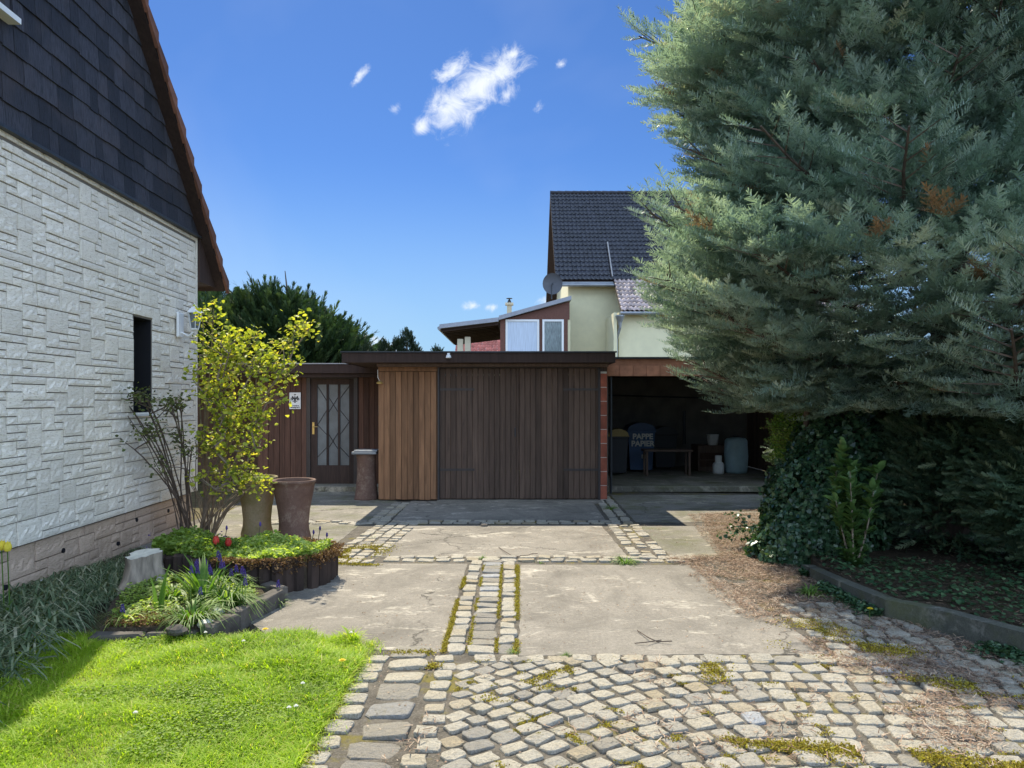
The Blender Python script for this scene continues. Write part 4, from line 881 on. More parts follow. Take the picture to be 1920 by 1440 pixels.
def tile_field(x0, x1, p0, p1, W_=.2, L_=.33):      # p0 = (y,z) at the eave, p1 = at the top
    T = pantile(W_, L_*1.08); dy, dz = p1[0]-p0[0], p1[1]-p0[1]; Ln = math.hypot(dy, dz); nr = int(Ln/L_); nc = int((x1-x0)/W_); f = np.array([0, dy/Ln, dz/Ln]); nn = np.array([0, -dz/Ln, dy/Ln])
    M3 = np.stack([np.array([1,0,0]), f, nn], axis=-1); I, J = np.meshgrid(np.arange(nc), np.arange(nr)); n = I.size; pos = np.array([x0,p0[0],p0[1]])[None]+I.ravel()[:,None]*np.array([W_,0,0])+J.ravel()[:,None]*f*(Ln/nr)+rng.normal(0,.003,(n,3))
    return inst(T[0], T[1], pos, np.repeat(M3[None], n, 0), 1.0)
V, Fc, r_ = cat([tile_field(HX0,HX1,(EY-.15,EZ-.05),(RY,RZh)), tile_field(HXm,HX1,(LY,LZ),(EY-.1,EZ-.02))][:1]); rf = np_mesh('roof', V, Fc, m_tile, nh, r_); V, Fc, r_ = tile_field(HXm,HX1,(LY,LZ),(EY-.1,EZ-.02)); np_mesh('lower_roof', V, Fc, m_tile_glare, nh, r_)
b = MB()
for k in range(33): b.tube([(HX0+k*.39,RY,RZh+.0),(HX0+k*.39+.41,RY,RZh+.0)], [.13,.11], 8)
b.build('ridge_tiles', m_tile, rf)
b = MB(); b.slab([(HX0,EY-.1,EZ-.14),(HX0,RY,RZh-.09),(HX0,2*RY-EY,EZ-.14),(HX0,2*RY-EY,EZ-.20),(HX0,RY,RZh-.28),(HX0,EY-.1,EZ-.26)], (12.9,0,0)); b.build('roof_deck', m_fascia, rf)
b = MB(); b.slab([(HXm,LY+.05,LZ-.06),(HXm,EY,EZ-.10),(HXm,EY,EZ-.2),(HXm,LY+.05,LZ-.16)], (10.2,0,0)); b.build('lower_roof_deck', m_fascia, rf)
b = MB(); b.box(HX0+.02,HXm-.02,EY-.16,EY-.02,EZ-.28,EZ-.14,0); b.tube([(HX0,EY-.24,EZ-.30),(HXm+.02,EY-.24,EZ-.30)], .075, 10); b.build('gutter', m_zinc, nh)
b = MB(); b.tube([(HXm-.05,EY-.1,EZ+.1),(HXm-.05,EY+1.7,EZ+2.05)], .03, 6); b.build('lightning_rod', m_zinc, nh)
b = MB(); b.tube([(HXm-.05,LY-.05,LZ-.12),(HX1,LY-.05,LZ-.12)], .075, 10); gx_ = (1157-960)/F*31.6
b.lathe((gx_+.12,31.55,LZ-.75),[(.05,0),(.09,.25),(.19,.5),(.19,.55)],12); b.tube([(gx_+.12,31.55,LZ-.74),(gx_,31.75,LZ-1.2),(gx_,31.75,1.5)], .055, 8); b.build('downpipe', m_zinc, nh)
b = MB(); b.box(4.30,4.45,31.6,34.2,0,5.3); b.build('side_wall', m_render_y, nh)
# reddish extension with windows and its open canopy
ex0, ex1, eY = -.52, 2.545, 33.0
def zr(x): return 5.10+(x-ex0)*(.86/(ex1-ex0))
ext = empty('wooden_extension', (1,33,0), 'red brown boarded extension with two white framed windows and a canopy', 'extension')
wA = [P(948,0,eY)[0], P(1011,0,eY)[0]]; wB = [P(1017,0,eY)[0], P(1057,0,eY)[0]]; zt_ = P(0,599,eY)[2]
b = MB(); b.slab([(ex0,eY,zt_),(ex1,eY,zt_),(ex1,eY,zr(ex1)),(ex0,eY,zr(ex0))], (0,.1,0)); b.box(ex0,wA[0],eY+.001,eY+.1,0,zt_); b.box(wA[1],wB[0],eY+.001,eY+.1,0,zt_); b.box(wB[1],wB[1]+.18,eY+.001,eY+.1,0,zt_); b.box(wA[0],wB[1],eY+.001,eY+.1,0,3.5); b.box(ex0,ex0+.1,eY+.101,eY+7,0,zr(ex0)); b.build('wall', m_redwood, ext)
b = MB(); b.box(wB[1]+.18,2.575,eY+.05,eY+.3,0,zt_); b.build('wall_end', m_render_y, ext)
for (a, c), mt in ((wA, m_curtain), (wB, m_curtain2)):
    b = MB(); f_ = .09
    for q in ((a,a+f_,3.5,zt_),(c-f_,c,3.5,zt_),(a+f_,c-f_,3.5,3.5+f_),(a+f_,c-f_,zt_-f_,zt_)): b.box(q[0],q[1],eY-.02,eY+.05,q[2],q[3])
    wn = b.build('window', m_white, ext); b = MB(); b.box(a+f_,c-f_,eY+.02,eY+.04,3.5+f_,zt_-f_); b.build('pane', mt, wn)
    b = MB(); x = a+f_
    while x < c-f_-.06: b.tube([(x+.04,eY+.08,3.55),(x+.04,eY+.08,zt_-.1)], .05, 6, cap=False); x += .1
    b.build('curtain', m_white, wn)
b = MB(); b.slab([(ex0-.06,eY-.25,zr(ex0)+.02),(ex1+.06,eY-.25,zr(ex1)+.04),(ex1+.06,eY-.25,zr(ex1)+.22),(ex0-.06,eY-.25,zr(ex0)+.20)], (0,8,0)); b.build('roof', m_fasc_g, ext)
cx0 = P(824,0,32.8)[0]; zc0 = P(0,610,32.8)[2]-.14; zc1 = zr(ex0)-.05
b = MB(); b.slab([(cx0,32.75,zc0),(ex0-.07,32.75,zc1),(ex0-.07,32.75,zc1+.18),(cx0,32.75,zc0+.18)], (0,9,0)); b.build('canopy_roof', m_fasc_g, ext)
b = MB()
for k in range(12): b.slab([(cx0+.05,33.0+k*.72,zc0-.13),(ex0-.08,33.0+k*.72,zc1-.13),(ex0-.08,33.0+k*.72,zc1-.003),(cx0+.05,33.0+k*.72,zc0-.003)], (0,.12,0))
b.build('rafters', m_fascia, ext)
b = MB(); b.tube([(cx0-.02,32.8,zc0+.02),(cx0-.02,41.7,zc0+.02)], .08, 8); b.build('gutter', m_zinc, ext)
for px in (863,877):
    X = (px-960)/F*33.6; b = MB(); b.bbox(X-.13,X+.13,33.5,33.76,0,zr(X)-.25,.01,.5); b.build('post', m_cream, ext)
# satellite dish
q = P(1036,532,32.9); t = empty('satellite_dish', q, 'dark grey satellite dish seen from behind by the extension roof', 'satellite dish')
def dish(b):
    n = 24; vs = []
    for j, rr_ in enumerate((0,.15,.3,.42,.44)):
        for k in range(n): a = 2*pi*k/n; vs.append((q[0]+rr_*cos(a), q[1]+.10-.55*rr_*rr_-(.0 if j < 4 else .012), q[2]+rr_*1.08*sin(a)))
    b.add(vs, [(j*n+k, j*n+(k+1)%n, (j+1)*n+(k+1)%n, (j+1)*n+k) for j in range(4) for k in range(n)])
part(t,'reflector',m_dishgrey,dish,True); part(t,'mast',m_metal_d,lambda b: b.tube([(q[0]-.05,q[1]-.2,q[2]-.7),(q[0]-.05,q[1]-.2,q[2]-.1),(q[0],q[1]+.05,q[2])],.03,8))
# distant small chimney and red roof
q = P(955,590,44); t = empty('brick_chimney', (q[0],44,0), 'small ochre chimney with a round cowl beyond the extension roof', 'chimney')
part(t,'stack',m_cream,lambda b: (b.box(q[0]-.14,q[0]+.14,43.9,44.2,q[2]-6,P(0,572,44)[2]), b.box(q[0]-.24,q[0]+.24,43.8,44.3,P(0,572,44)[2]+.001,P(0,568,44)[2])))
part(t,'cowl',m_metal_d,lambda b: (b.lathe((q[0],44.05,P(0,568,44)[2]),[(.12,0),(.10,.12),(.04,.2),(.04,.3)],12), b.lathe((q[0],44.05,P(0,560,44)[2]),[(.18,0),(.18,.03)],12,capt=True)))
t = empty('red_roofed_house', (-3.5,58,0), 'distant house with red tiled roof glimpsed under the canopy', 'house')
part(t,'wall',m_render_y,lambda b: b.box(-4.2,.5,58,66,0,4.5))
V, Fc, r_ = tile_field(-4.5,1.0,(57.6,4.4),(61,6.9),.3,.38); np_mesh('roof', V, Fc, m_tile_r, t, r_)

# ================================================================ VEGETATION
def twig_template(nn, ang=.75, ln=.22, wd=.010, curve=.10, seed=1, lift=.5, stem=.010):
    r_ = np.random.default_rng(seed); V = []; Fq = []
    def quad(a, b_, c, d_): k = len(V); V.extend([a, b_, c, d_]); Fq.append((k,k+1,k+2,k+3))
    quad((0,-stem,0),(1,-stem*.4,curve),(1,stem*.4,curve),(0,stem,0))
    for i in range(nn):
        t = (i+.5)/nn
        for s_ in (-1,1):
            a = ang*r_.uniform(.75,1.15)*(1.25-.6*t); el_ = r_.uniform(-.1,lift)*1.3; L_ = ln*r_.uniform(.8,1.1)*(1-.35*max(0,t-.7)/.3)
            d = np.array([cos(a)*cos(el_), s_*sin(a)*cos(el_), sin(el_)]); p = np.array([t+r_.uniform(-.01,.01), 0, curve*t*t]); tip = p+d*L_; sd_ = np.cross(d, [0,0,1]); sd_ = sd_/np.linalg.norm(sd_)*wd
            quad(tuple(p-sd_*.8), tuple(tip-sd_*.3), tuple(tip+sd_*.3), tuple(p+sd_*.8))
    for k in range(4):
        a = r_.uniform(-.5,.5); el_ = r_.uniform(0,.7); d = np.array([cos(a)*cos(el_), sin(a), sin(el_)]); p = np.array([1,0,curve]); tip = p+d*ln*.8; sd_ = np.array([0,wd,0]); quad(tuple(p-sd_), tuple(tip-sd_*.4), tuple(tip+sd_*.4), tuple(p+sd_))
    return np.array(V, float), np.array(Fq)
# ---- big blue fir
fx, fy = 4.75, 8.1
fir = empty('blue_fir', (fx,fy,0), 'huge blue green fir tree filling the upper right, branches hanging over the carport', 'tree')
wood_ = MB(); wood_.tube([(fx+.05*sin(k),fy+.04*cos(k*2),k*1.0) for k in range(13)], [.26-.019*k for k in range(13)], 12)
tp, td, tu, tl, tc_ = [], [], [], [], []
def env(z, a):
    z_l = z      # crown radius by height and bearing
    base = 3.45 if z < 6 else 3.45*max(.08, (12.2-z)/6.2)
    lob = 1+.07*sin(z*2.6+1.0)+.05*sin(3*a+z)-.15*math.exp(-((z-4.6)/.5)**2)-.05-.035*max(0,min(1,(z-4.9)/.8))
    if z < 2.3: base *= .93
    return base*lob
nl = 150
for i in range(nl):
    z0 = 1.75+(i/nl)**1.15*9.9+random.uniform(-.08,.08); a = i*2.39996+random.uniform(-.3,.3); Lb = env(z0, a)*random.uniform(.84,1.06)
    vis = z0 < 6.6 and (cos(a) < .55)
    sl = -.06 if z0 < 3 else .02+.05*(z0-3)/3; pts = []; m_ = 9
    for k in range(m_+1):
        t = k/m_; aa = a+.10*sin(t*3+i); pts.append(Vector((fx+cos(aa)*Lb*t, fy+sin(aa)*Lb*t, z0+Lb*(sl*t-.10*sin(pi*t)+.10*t*t*t))))
    if not (z0 < 2.2 and pts[-1].y < 6.2): pass
    wood_.tube(pts, [.045*(1-.8*k/m_) for k in range(m_+1)], 5)
    ns = int(Lb/(.115 if vis else .22)); 
    for s_ in range(ns):
        t = .34+.66*(s_+random.random()*.6)/ns; k = min(m_-1, int(t*m_)); p = pts[k].lerp(pts[k+1], t*m_-k); fwd = (pts[k+1]-pts[k]).normalized(); side = Vector((-fwd.y, fwd.x, 0)).normalized()*(1 if s_ % 2 else -1)
        sec = (.30+.85*(1-t))*random.uniform(.7,1.15)*min(1,Lb/2.2); d = (fwd*.75+side*.8+Vector((0,0,random.uniform(-.14,.10)))).normalized(); q0 = p; nseg = max(2, int(sec/.10)); prev = p
        bpts = [p]
        for j in range(nseg):
            d = (d+Vector((random.uniform(-.08,.08),random.uniform(-.08,.08),random.uniform(-.05,.09)))).normalized(); nxt = prev+d*(sec/nseg); bpts.append(nxt)
            sd_ = Vector((-d.y,d.x,0)).normalized(); dens2 = 2 if vis else 1
            for ss in ((1,-1) if vis else (1 if j % 2 else -1,)):
                dd = (d*.9+sd_*ss*.75+Vector((0,0,random.uniform(-.15,.28)))).normalized(); tp.append(nxt); td.append(dd); tu.append(Vector((random.uniform(-.35,.35),random.uniform(-.55,.15),1))); tl.append(random.uniform(.11,.20) if vis else random.uniform(.2,.34)); tc_.append(vis)
            prev = nxt
        tp.append(prev); td.append(d); tu.append(Vector((0,-.2,1))); tl.append(random.uniform(.16,.24)); tc_.append(vis)
        wood_.tube([bpts[0], bpts[len(bpts)//2], bpts[-1]], [.009,.006,.003], 3)
wood_.build('trunk', m_bark, fir)
tp = np.array([tuple(q) for q in tp]); td = np.array([tuple(q) for q in td]); tu = np.array([tuple(q) for q in tu]); tl = np.array(tl); tc_ = np.array(tc_)
near = tc_; shade_r = np.clip(rng.beta(2.2,2.2,len(tp))*.85+.15*(vnoise(tp[:,0]+tp[:,2],tp[:,1],1.2,51)-.5), 0, .93); shade_r = np.where(rng.random(len(tp)) < .008, 1.0, shade_r)
TA = [twig_template(10, 1.2, .33, .028, .10, s_, .8) for s_ in (1,2,3)]; TB = twig_template(6, .8, .30, .035, .1, 4, .5)
pr_ = []
idx = np.where(near)[0]; grp = rng.integers(0, 3, len(idx))
for g_ in range(3): k = idx[grp == g_]; pr_.append(inst(TA[g_][0], TA[g_][1], tp[k], frames(td[k], tu[k]), tl[k], shade_r[k]))
k = np.where(~near)[0]; pr_.append(inst(TB[0], TB[1], tp[k], frames(td[k], tu[k]), tl[k], shade_r[k]))
V, Fc, r_ = cat(pr_); print('fir twigs', len(tp), 'quads', len(Fc)); np_mesh('crown', V, Fc, m_fir, fir, r_)
# outer sprays: flat fans of twigs laid over one another
def spray_template(seed):
    r2 = np.random.default_rng(seed); Vs = []; Fs_ = []; base = 0; tws = [(0.0,0,.55,1)]
    parts2 = []
    for i in range(8):
        t = .06+.80*i/8; s2 = 1 if i % 2 else -1; a = s2*r2.uniform(.6,1.05); d = np.array([cos(a), sin(a), r2.uniform(-.15,.45)]); p = np.array([t, 0, .12*t*t]); ln = .36*(1-.45*t)*r2.uniform(.7,1.25); parts2.append((p, d, ln))
    parts2.append((np.array([.72,0,.07]), np.array([1,0,.25]), .34)); parts2.append((np.array([.36,0,.02]), np.array([1,.02,.15]), .40))
    pos = np.array([q[0] for q in parts2]); dd = np.array([q[1] for q in parts2]); ln = np.array([q[2] for q in parts2]); TT = twig_template(9, 1.25, .36, .040, .10, seed, .9)
    V2, F2, _ = inst(TT[0], TT[1], pos, frames(dd, np.array([[0,0,1.]]*len(pos))+r2.normal(0,.2,(len(pos),3))), ln)
    ax = np.array([(0,-.012,0),(.9,-.004,.1),(.9,.004,.1),(0,.012,0)]); return np.concatenate([V2, ax]), np.concatenate([F2, np.array([[len(V2)+i for i in range(4)]])])
SP = [spray_template(20+i) for i in range(4)]
nsp = 9000; zz_ = 1.55+rng.random(nsp)**1.0*5.6; aa_ = rng.uniform(pi*.62, pi*1.78, nsp); rad = np.array([env(z_, a_) for z_, a_ in zip(zz_, aa_)])
lay = np.sin(zz_*9+np.sin(aa_*5)*1.5); dep = 1-.38*rng.random(nsp)**1.3-.13*(lay < -.3); rad = rad*dep-.50+.12*np.clip((3.9-zz_)/1.0,0,1)
bott = np.clip((zz_-1.4)/1.1, 0, 1); rad = rad*(.80+.20*bott)
pos = np.stack([fx+np.cos(aa_)*rad, fy+np.sin(aa_)*rad, zz_-.05], 1); az_ = aa_+rng.normal(0,.38,nsp)
dr_ = np.stack([np.cos(az_), np.sin(az_), rng.normal(.02,.16,nsp)-.22*(zz_ < 2.2)], 1); up_ = np.stack([np.cos(aa_)*.45+rng.normal(0,.22,nsp), np.sin(aa_)*.45+rng.normal(0,.22,nsp), np.ones(nsp)], 1)
rr_ = np.clip(.42+.5*(vnoise(aa_*3, zz_, 1.6, 55)-.5)+rng.normal(0,.22,nsp), 0, .93); rr_ = np.where(rng.random(nsp) < .012, 1.0, rr_); gq = rng.integers(0,4,nsp); pr_ = []
for g_ in range(4): k = gq == g_; pr_.append(inst(SP[g_][0], SP[g_][1], pos[k], frames(dr_[k], up_[k]), rng.uniform(.30,.60,k.sum())*np.clip(.5+(9.5-pos[k][:,1])*.0+.6,0,1), rr_[k]))
V, Fc, r_ = cat(pr_); np_mesh('foliage', V, Fc, m_fir, fir, r_)

# ---- generic woody shrub: joins leaf clusters to a growing skeleton
def grow(base, targets, r0, r1, wob=.04, prim=0):
    nodes = [Vector(base)]; par = [-1]; rest = list(targets)
    if prim:
        picks = [max(rest, key=lambda q: q[2])]
        while len(picks) < min(prim, len(rest)): picks.append(max(rest, key=lambda q: min((Vector(q)-Vector(p)).length for p in picks)))
        for q in picks:
            B0 = Vector(base)+Vector((random.uniform(-.05,.05), random.uniform(-.05,.05), 0)); B2 = Vector(q); B1 = B0.lerp(B2, .35); B1.z = B0.z+(B2.z-B0.z)*.62; prev = 0; nodes.append(B0); par.append(0); prev = len(nodes)-1
            for k in range(1, 13):
                t = k/12; nodes.append(B0*(1-t)**2+B1*2*t*(1-t)+B2*t*t+Vector((random.uniform(-.006,.006), random.uniform(-.006,.006), 0))); par.append(prev); prev = len(nodes)-1
    order = sorted(range(len(targets)), key=lambda i: (Vector(targets[i])-Vector(base)).length); ends = []
    for i in order:
        t = Vector(targets[i]); best = min(range(len(nodes)), key=lambda k: (nodes[k]-t).length+.35*max(0, nodes[k].z-t.z+.05)*3); p = nodes[best]; dist = (t-p).length; n = max(1, int(dist/.14)); prev = best
        for k in range(1, n+1):
            f = k/n; q = p.lerp(t, f); q += Vector((random.uniform(-wob,wob), random.uniform(-wob,wob), random.uniform(-wob,wob)+.12*dist*sin(pi*f)*.4))*(1 if k < n else 0); nodes.append(q); par.append(prev); prev = len(nodes)-1
        ends.append(prev)
    cnt = [0]*len(nodes)
    for e in ends:
        k = e
        while k != -1: cnt[k] += 1; k = par[k]
    tot = cnt[0] or 1; b = MB()
    for k in range(1, len(nodes)):
        ra = r1+(r0-r1)*(cnt[k]/tot)**.55; rb = r1+(r0-r1)*(cnt[par[k]]/tot)**.55; rb = min(rb, ra*1.35); b.tube([nodes[par[k]], nodes[k]], [rb, ra], 5, r=.5, cap=False)
    return b, [nodes[e] for e in ends]
def ell_pts(c, r3, n, surf=.0):
    q = norm(rng.normal(size=(n,3)))*(rng.random(n)**(1/3)*(1-surf)+surf)[:,None]; return np.array(c)[None]+q*np.array(r3)[None]
# sunlit shrub
sy_ = 8.1
def PP(px, py, Y=sy_): return P(px, py, Y)
sb_ = G(372,1008); shr = empty('leafy_shrub', (sb_[0],sb_[1],0), 'tall shrub with bright yellow green young leaves against the shed', 'shrub')
blobs = [((440,655),(.44,.3,.22),40),((505,690),(.32,.3,.17),30),((400,720),(.30,.3,.28),30),((450,770),(.32,.30,.30),44),((415,830),(.28,.25,.26),26),((450,880),(.16,.2,.14),10),((560,612),(.13,.15,.10),7),((550,640),(.12,.12,.08),6),((392,600),(.15,.2,.14),9),((480,830),(.12,.2,.14),7),((470,906),(.26,.16,.05),12),((395,900),(.14,.2,.14),8),((520,745),(.10,.1,.05),3),((490,775),(.10,.1,.05),3)]
tg = []
for (c, r3, n) in blobs: tg += [tuple(q) for q in ell_pts(PP(*c), r3, n)]
halves = [[], []]
for q in tg: halves[0 if random.random() < .6 else 1].append(q)
ends = []
for hb, off in zip(halves, ((0,0),( .10,.1))):
    b, e = grow((sb_[0]+off[0],sb_[1]+off[1],0), hb, .030, .003, .012, 9); ends += e; b.build('trunk', m_bark_g, shr)
b = MB()
for k in range(16):
    a = random.uniform(-1,1); h_ = random.uniform(.4,.9); b.tube([(sb_[0]+.12+a*.04,sb_[1]+.05,0),(sb_[0]+.12+a*.2,sb_[1]+.05,h_*.6),(sb_[0]+.14+a*.42,sb_[1]+random.uniform(-.1,.1),h_)], [.007,.005,.002], 4)
b.build('suckers', m_bark_g, shr)
E = np.array([tuple(e) for e in ends]); lp = np.repeat(E, 14, 0)+rng.normal(0,.060,(len(E)*14,3)); leaves_at(lp, .054, m_young, 'crown', shr, spread=1.2)
# rose bush
rb_ = G(352,1018); rose = empty('rose_bush', (rb_[0],rb_[1],0), 'sparse rose bush with arching dark stems in front of the stone wall', 'shrub')
tg = [tuple(q) for q in np.concatenate([ell_pts(P(215,735,7.7),(.06,.1,.13),5), ell_pts(P(262,745,7.7),(.10,.15,.08),12), ell_pts(P(320,760,7.8),(.16,.15,.12),16), ell_pts(P(290,810,7.8),(.16,.15,.10),14), ell_pts(P(345,830,7.9),(.12,.15,.14),12), ell_pts(P(235,830,7.6),(.03,.05,.02),1), ell_pts(P(300,870,7.8),(.08,.1,.06),4)])]
e = []
for k in range(4):
    b, e2 = grow((rb_[0]+.05*k-.07,rb_[1]+.04*(k%2),0), tg[k::4], .014, .002, .008, 5); b.build('stem', m_bark, rose); e += e2
E = np.array([tuple(q) for q in e]); lp = np.repeat(E, 13, 0)+rng.normal(0,.05,(len(E)*13,3)); leaves_at(lp, .036, m_rose, 'crown', rose, spread=1.2)

# plume-covered conifers behind the shed
def plumes(c, r3, n, T, size, upb=.9, zmin=None, jit=.12):
    q = norm(rng.normal(size=(n*2,3))); q[:,2] = np.abs(q[:,2])*.95-.25*(rng.random(n*2) < .3); q = norm(q); q = q[:n]; bump_ = 1+.16*np.sin(q[:,0]*6+c[0])*np.cos(q[:,1]*5)+.12*np.sin(q[:,2]*9+q[:,0]*7)
    dep = 1-rng.random(n)**2*.3; pos = np.array(c)[None]+q*np.array(r3)[None]*(bump_*dep)[:,None]+rng.normal(0,jit,(n,3)); d = norm(q*np.array([1,1,.5])+np.array([0,0,upb])+rng.normal(0,.25,(n,3))); return inst(T[0], T[1], pos, frames(d, rdir(n)), size*rng.uniform(.6,1.35,n))
TP = twig_template(9, .45, .30, .028, .18, 8, .4, .02)
ty = empty('cypress', (-5.6,19.5,0), 'big dark feathery cypress rising behind the shed', 'tree')
parts_ = [plumes((-5.55,19.6,2.2),(1.75,1.5,2.0),5200,TP,.55,.8), plumes((-6.9,19.8,2.4),(1.6,1.3,1.95),3600,TP,.5,.9), plumes((-6.35,19.2,3.7),(.55,.5,1.05),900,TP,.5,1.5), plumes((-5.75,19.2,3.6),(.5,.5,.95),700,TP,.5,1.5), plumes((-8.3,20,2.4),(1.3,1.2,2.0),2200,TP,.5,1.0)]
V, Fc, r_ = cat(parts_); V[:,2] *= .86; np_mesh('crown', V, Fc, m_thuja, ty, r_)
b = MB(); b.tube([(-5.6,19.6,0),(-5.7,19.6,2.5),(-6.2,19.4,4.3)], [.16,.1,.01], 8); b.tube([(-5.7,19.6,1.5),(-5.75,19.4,3.6),(-5.8,19.08,4.9)], [.08,.05,.01], 6)
for s_ in range(3): b.tube([(-6.6-s_*.7,19.8,0),(-6.7-s_*.7,19.8,3.5)], [.1,.01], 6)
b.build('trunk', m_bark, ty)
V, Fc, r_ = cat([plumes((-10.2,24,2),(2.4,1.5,2.9),3000,TP,.6,1.1)]); t = empty('conifer', (-10.2,24,0), 'dark conifer behind the stone house corner, left of the cypress', 'tree'); np_mesh('crown', V, Fc, m_thuja, t, r_); b = MB(); b.tube([(-10.2,24,0),(-10.2,24,4)],[.15,.03],8); b.build('trunk', m_bark, t)
TY = twig_template(8, .9, .30, .05, .08, 9, .8, .03)
for (px, py, w_, lab) in ((688,645,.32,'stubby dark yew just right of the cypress above the roof'),(722,642,.2,'short dark yew left of the pair above the garage roof'),(745,640,.17,'narrow dark yew between two others above the garage roof'),(763,622,.24,'tallest dark yew rising above the garage roof'),(820,655,.2,'tiny dark yew tip just left of the canopy')):
    q = P(px, py, 17.8); z_ = q[2]; t = empty('yew', (q[0],17.8,0), lab, 'yew', 'dark yews above the garage roof'); pr2 = [plumes((q[0],17.8,z_-w_*1.5),(w_*.5,w_*.5,w_*1.5),420,TY,.09,1.0,jit=.02), plumes((q[0]+w_*.75,17.8,z_-w_*2.4),(w_*.5,w_*.5,w_*.9),320,TY,.09,1.0,jit=.02), plumes((q[0],17.8,1.3),(w_*1.2,.3,.9),400,TY,.14,1.0,jit=.03)]
    V, Fc, r_ = cat(pr2); np_mesh('crown', V, Fc, m_yew, t, r_); b = MB(); b.tube([(q[0],17.8,0),(q[0],17.8,z_-w_)],[.06,.02],6); b.build('trunk', m_bark, t)

# ---- right side: kerb wall, raised bed, ivy, laurel, hedge
kerb_pts = [(3.05,8.3,0),(2.93,7.1,0),(3.0,6.4,0),(3.0,5.85,0),(3.15,5.5,0),(3.45,5.05,0),(4.1,4.4,0),(5.2,3.6,0)]
kerb_pts = [G(1505,1075),G(1530,1092),G(1590,1125),G(1660,1160),G(1760,1185),G(1920,1235),G(2200,1300)]
kp = [Vector(p[:2]) for p in kerb_pts]
def offset(pts, o_):
    r_ = []
    for i, p in enumerate(pts):
        d = (pts[min(i+1,len(pts)-1)]-pts[max(i-1,0)]).normalized(); r_.append(p+Vector((-d.y,d.x))*o_)
    return r_
back = offset(kp, .10); hs_ = [.08,.10,.12,.14,.15,.16,.16]
b = MB(); n = len(kp); vs = [(p.x,p.y,-.03) for p in kp]+[(p.x,p.y,h_) for p, h_ in zip(kp,hs_)]+[(p.x,p.y,h_+.002) for p, h_ in zip(back,hs_)]+[(p.x,p.y,-.03) for p in back]
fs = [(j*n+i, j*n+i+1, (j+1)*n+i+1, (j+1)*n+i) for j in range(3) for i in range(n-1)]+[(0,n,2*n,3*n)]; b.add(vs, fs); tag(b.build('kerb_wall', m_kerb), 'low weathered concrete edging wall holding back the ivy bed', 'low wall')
b = MB(); back2 = offset(kp, .101); poly = [(p.x,p.y) for p in back2]+[(9,4.5),(9,11.5),(3.9,11.0),(3.45,8.9),(3.1,8.0)]; b.prism(poly, -.03, .12); tag(b.build('raised_bed', m_soil), kind='structure')
BED = poly
# ivy mound
def mound(c, r3, n, size, T, seed, droop=.5, f=5):
    q = norm(rng.normal(size=(n,3))); q[:,2] = np.abs(q[:,2])*1.05-.15; q = norm(q); bp_ = 1+.10*np.sin(q[:,0]*f+seed)*np.cos(q[:,2]*f+seed)+.07*np.sin(q[:,1]*f*2+q[:,2]*7); dep = 1-rng.random(n)**1.5*.14
    pos = np.array(c)[None]+q*np.array(r3)[None]*(bp_*dep)[:,None]; d = norm(rdir(n)*.8+np.array([0,0,-droop])+q*.3); return inst(T[0], T[1], pos, frames(d, q+rdir(n)*.45), size*rng.uniform(.55,1.25,n))
IVY = (np.array([(0,0,0),(.15,-.45,.02),(.55,-.38,.05),(1,0,-.05),(.55,.38,.05),(.15,.45,.02)], float), np.array([(0,3,2,1),(0,5,4,3)]))
t = empty('ivy_bush', (3.05,7.6,0), 'dense dark ivy mound spilling onto the needle covered paving', 'shrub')
V, Fc, r_ = cat([mound((3.20,7.75,.0),(.60,.60,1.20),13000,.05,IVY,1), mound((3.55,8.1,.7),(.50,.55,1.02),8000,.05,IVY,2), mound((3.02,7.55,.0),(.56,.5,.62),8000,.05,IVY,3)]); np_mesh('crown', V, Fc, m_ivy, t, r_)
pr3 = []
for k in range(7):      # loose runners
    p0 = np.array([2.65+random.uniform(-.1,.3),7.9,.05+.25*random.random()]); q = p0+np.array([random.uniform(-.55,-.2),random.uniform(.0,.6),random.uniform(-.05,.12)]); s_ = rng.random(40)[:,None]; pos = p0*(1-s_)+q*s_+rng.normal(0,.02,(40,3)); pos[:,2] = np.maximum(pos[:,2],.02); pr3.append(inst(IVY[0],IVY[1],pos,frames(rdir(40),rdir(40)*.6+np.array([0,0,1])),.045*rng.uniform(.6,1.2,40)))
V, Fc, r_ = cat(pr3); tag(np_mesh('runners', V, Fc, m_ivy, t, r_), kind='stuff'); b = MB()
for k in range(6): b.tube([(3.2+.1*k,8.0,0),(3.15+.12*k,8.05,.8),(3.2+.1*k,8.1,1.5)],.03,6)
b.build('trunk', m_bark, t)
# clipped sunlit hedge shoots left of the ivy top
t = empty('hedge_end', (3.45,9.0,0), 'sunlit end of a small leaved hedge with spiky shoots above the ivy', 'hedge')
pr3 = [mound((3.62,9.1,1.0),(.38,.5,.85),5000,.035,LEAF,5,0)]; b = MB()
for k in range(22):
    z_ = random.uniform(1.0,1.62); p0 = Vector((3.30,8.75+random.uniform(-.3,.3),z_)); p1 = p0+Vector((random.uniform(-.30,-.12),random.uniform(-.08,.08),random.uniform(.0,.08))); b.tube([p0,p1],[.004,.002],4); s_ = rng.random(26)[:,None]; pos = np.array(p0)*(1-s_)+np.array(p1)*s_+rng.normal(0,.006,(26,3)); pr3.append(inst(LEAF[0],LEAF[1],pos,frames(rdir(26)+np.array([-.6,0,.3]),rdir(26)),.026*rng.uniform(.6,1.2,26),rng.uniform(.6,1,26)))
b.tube([(3.6,9.1,0),(3.6,9.1,1.4)],.03,6); b.build('trunk', m_bark, t); V, Fc, r_ = cat(pr3); np_mesh('crown', V, Fc, m_bedleaf, t, r_)
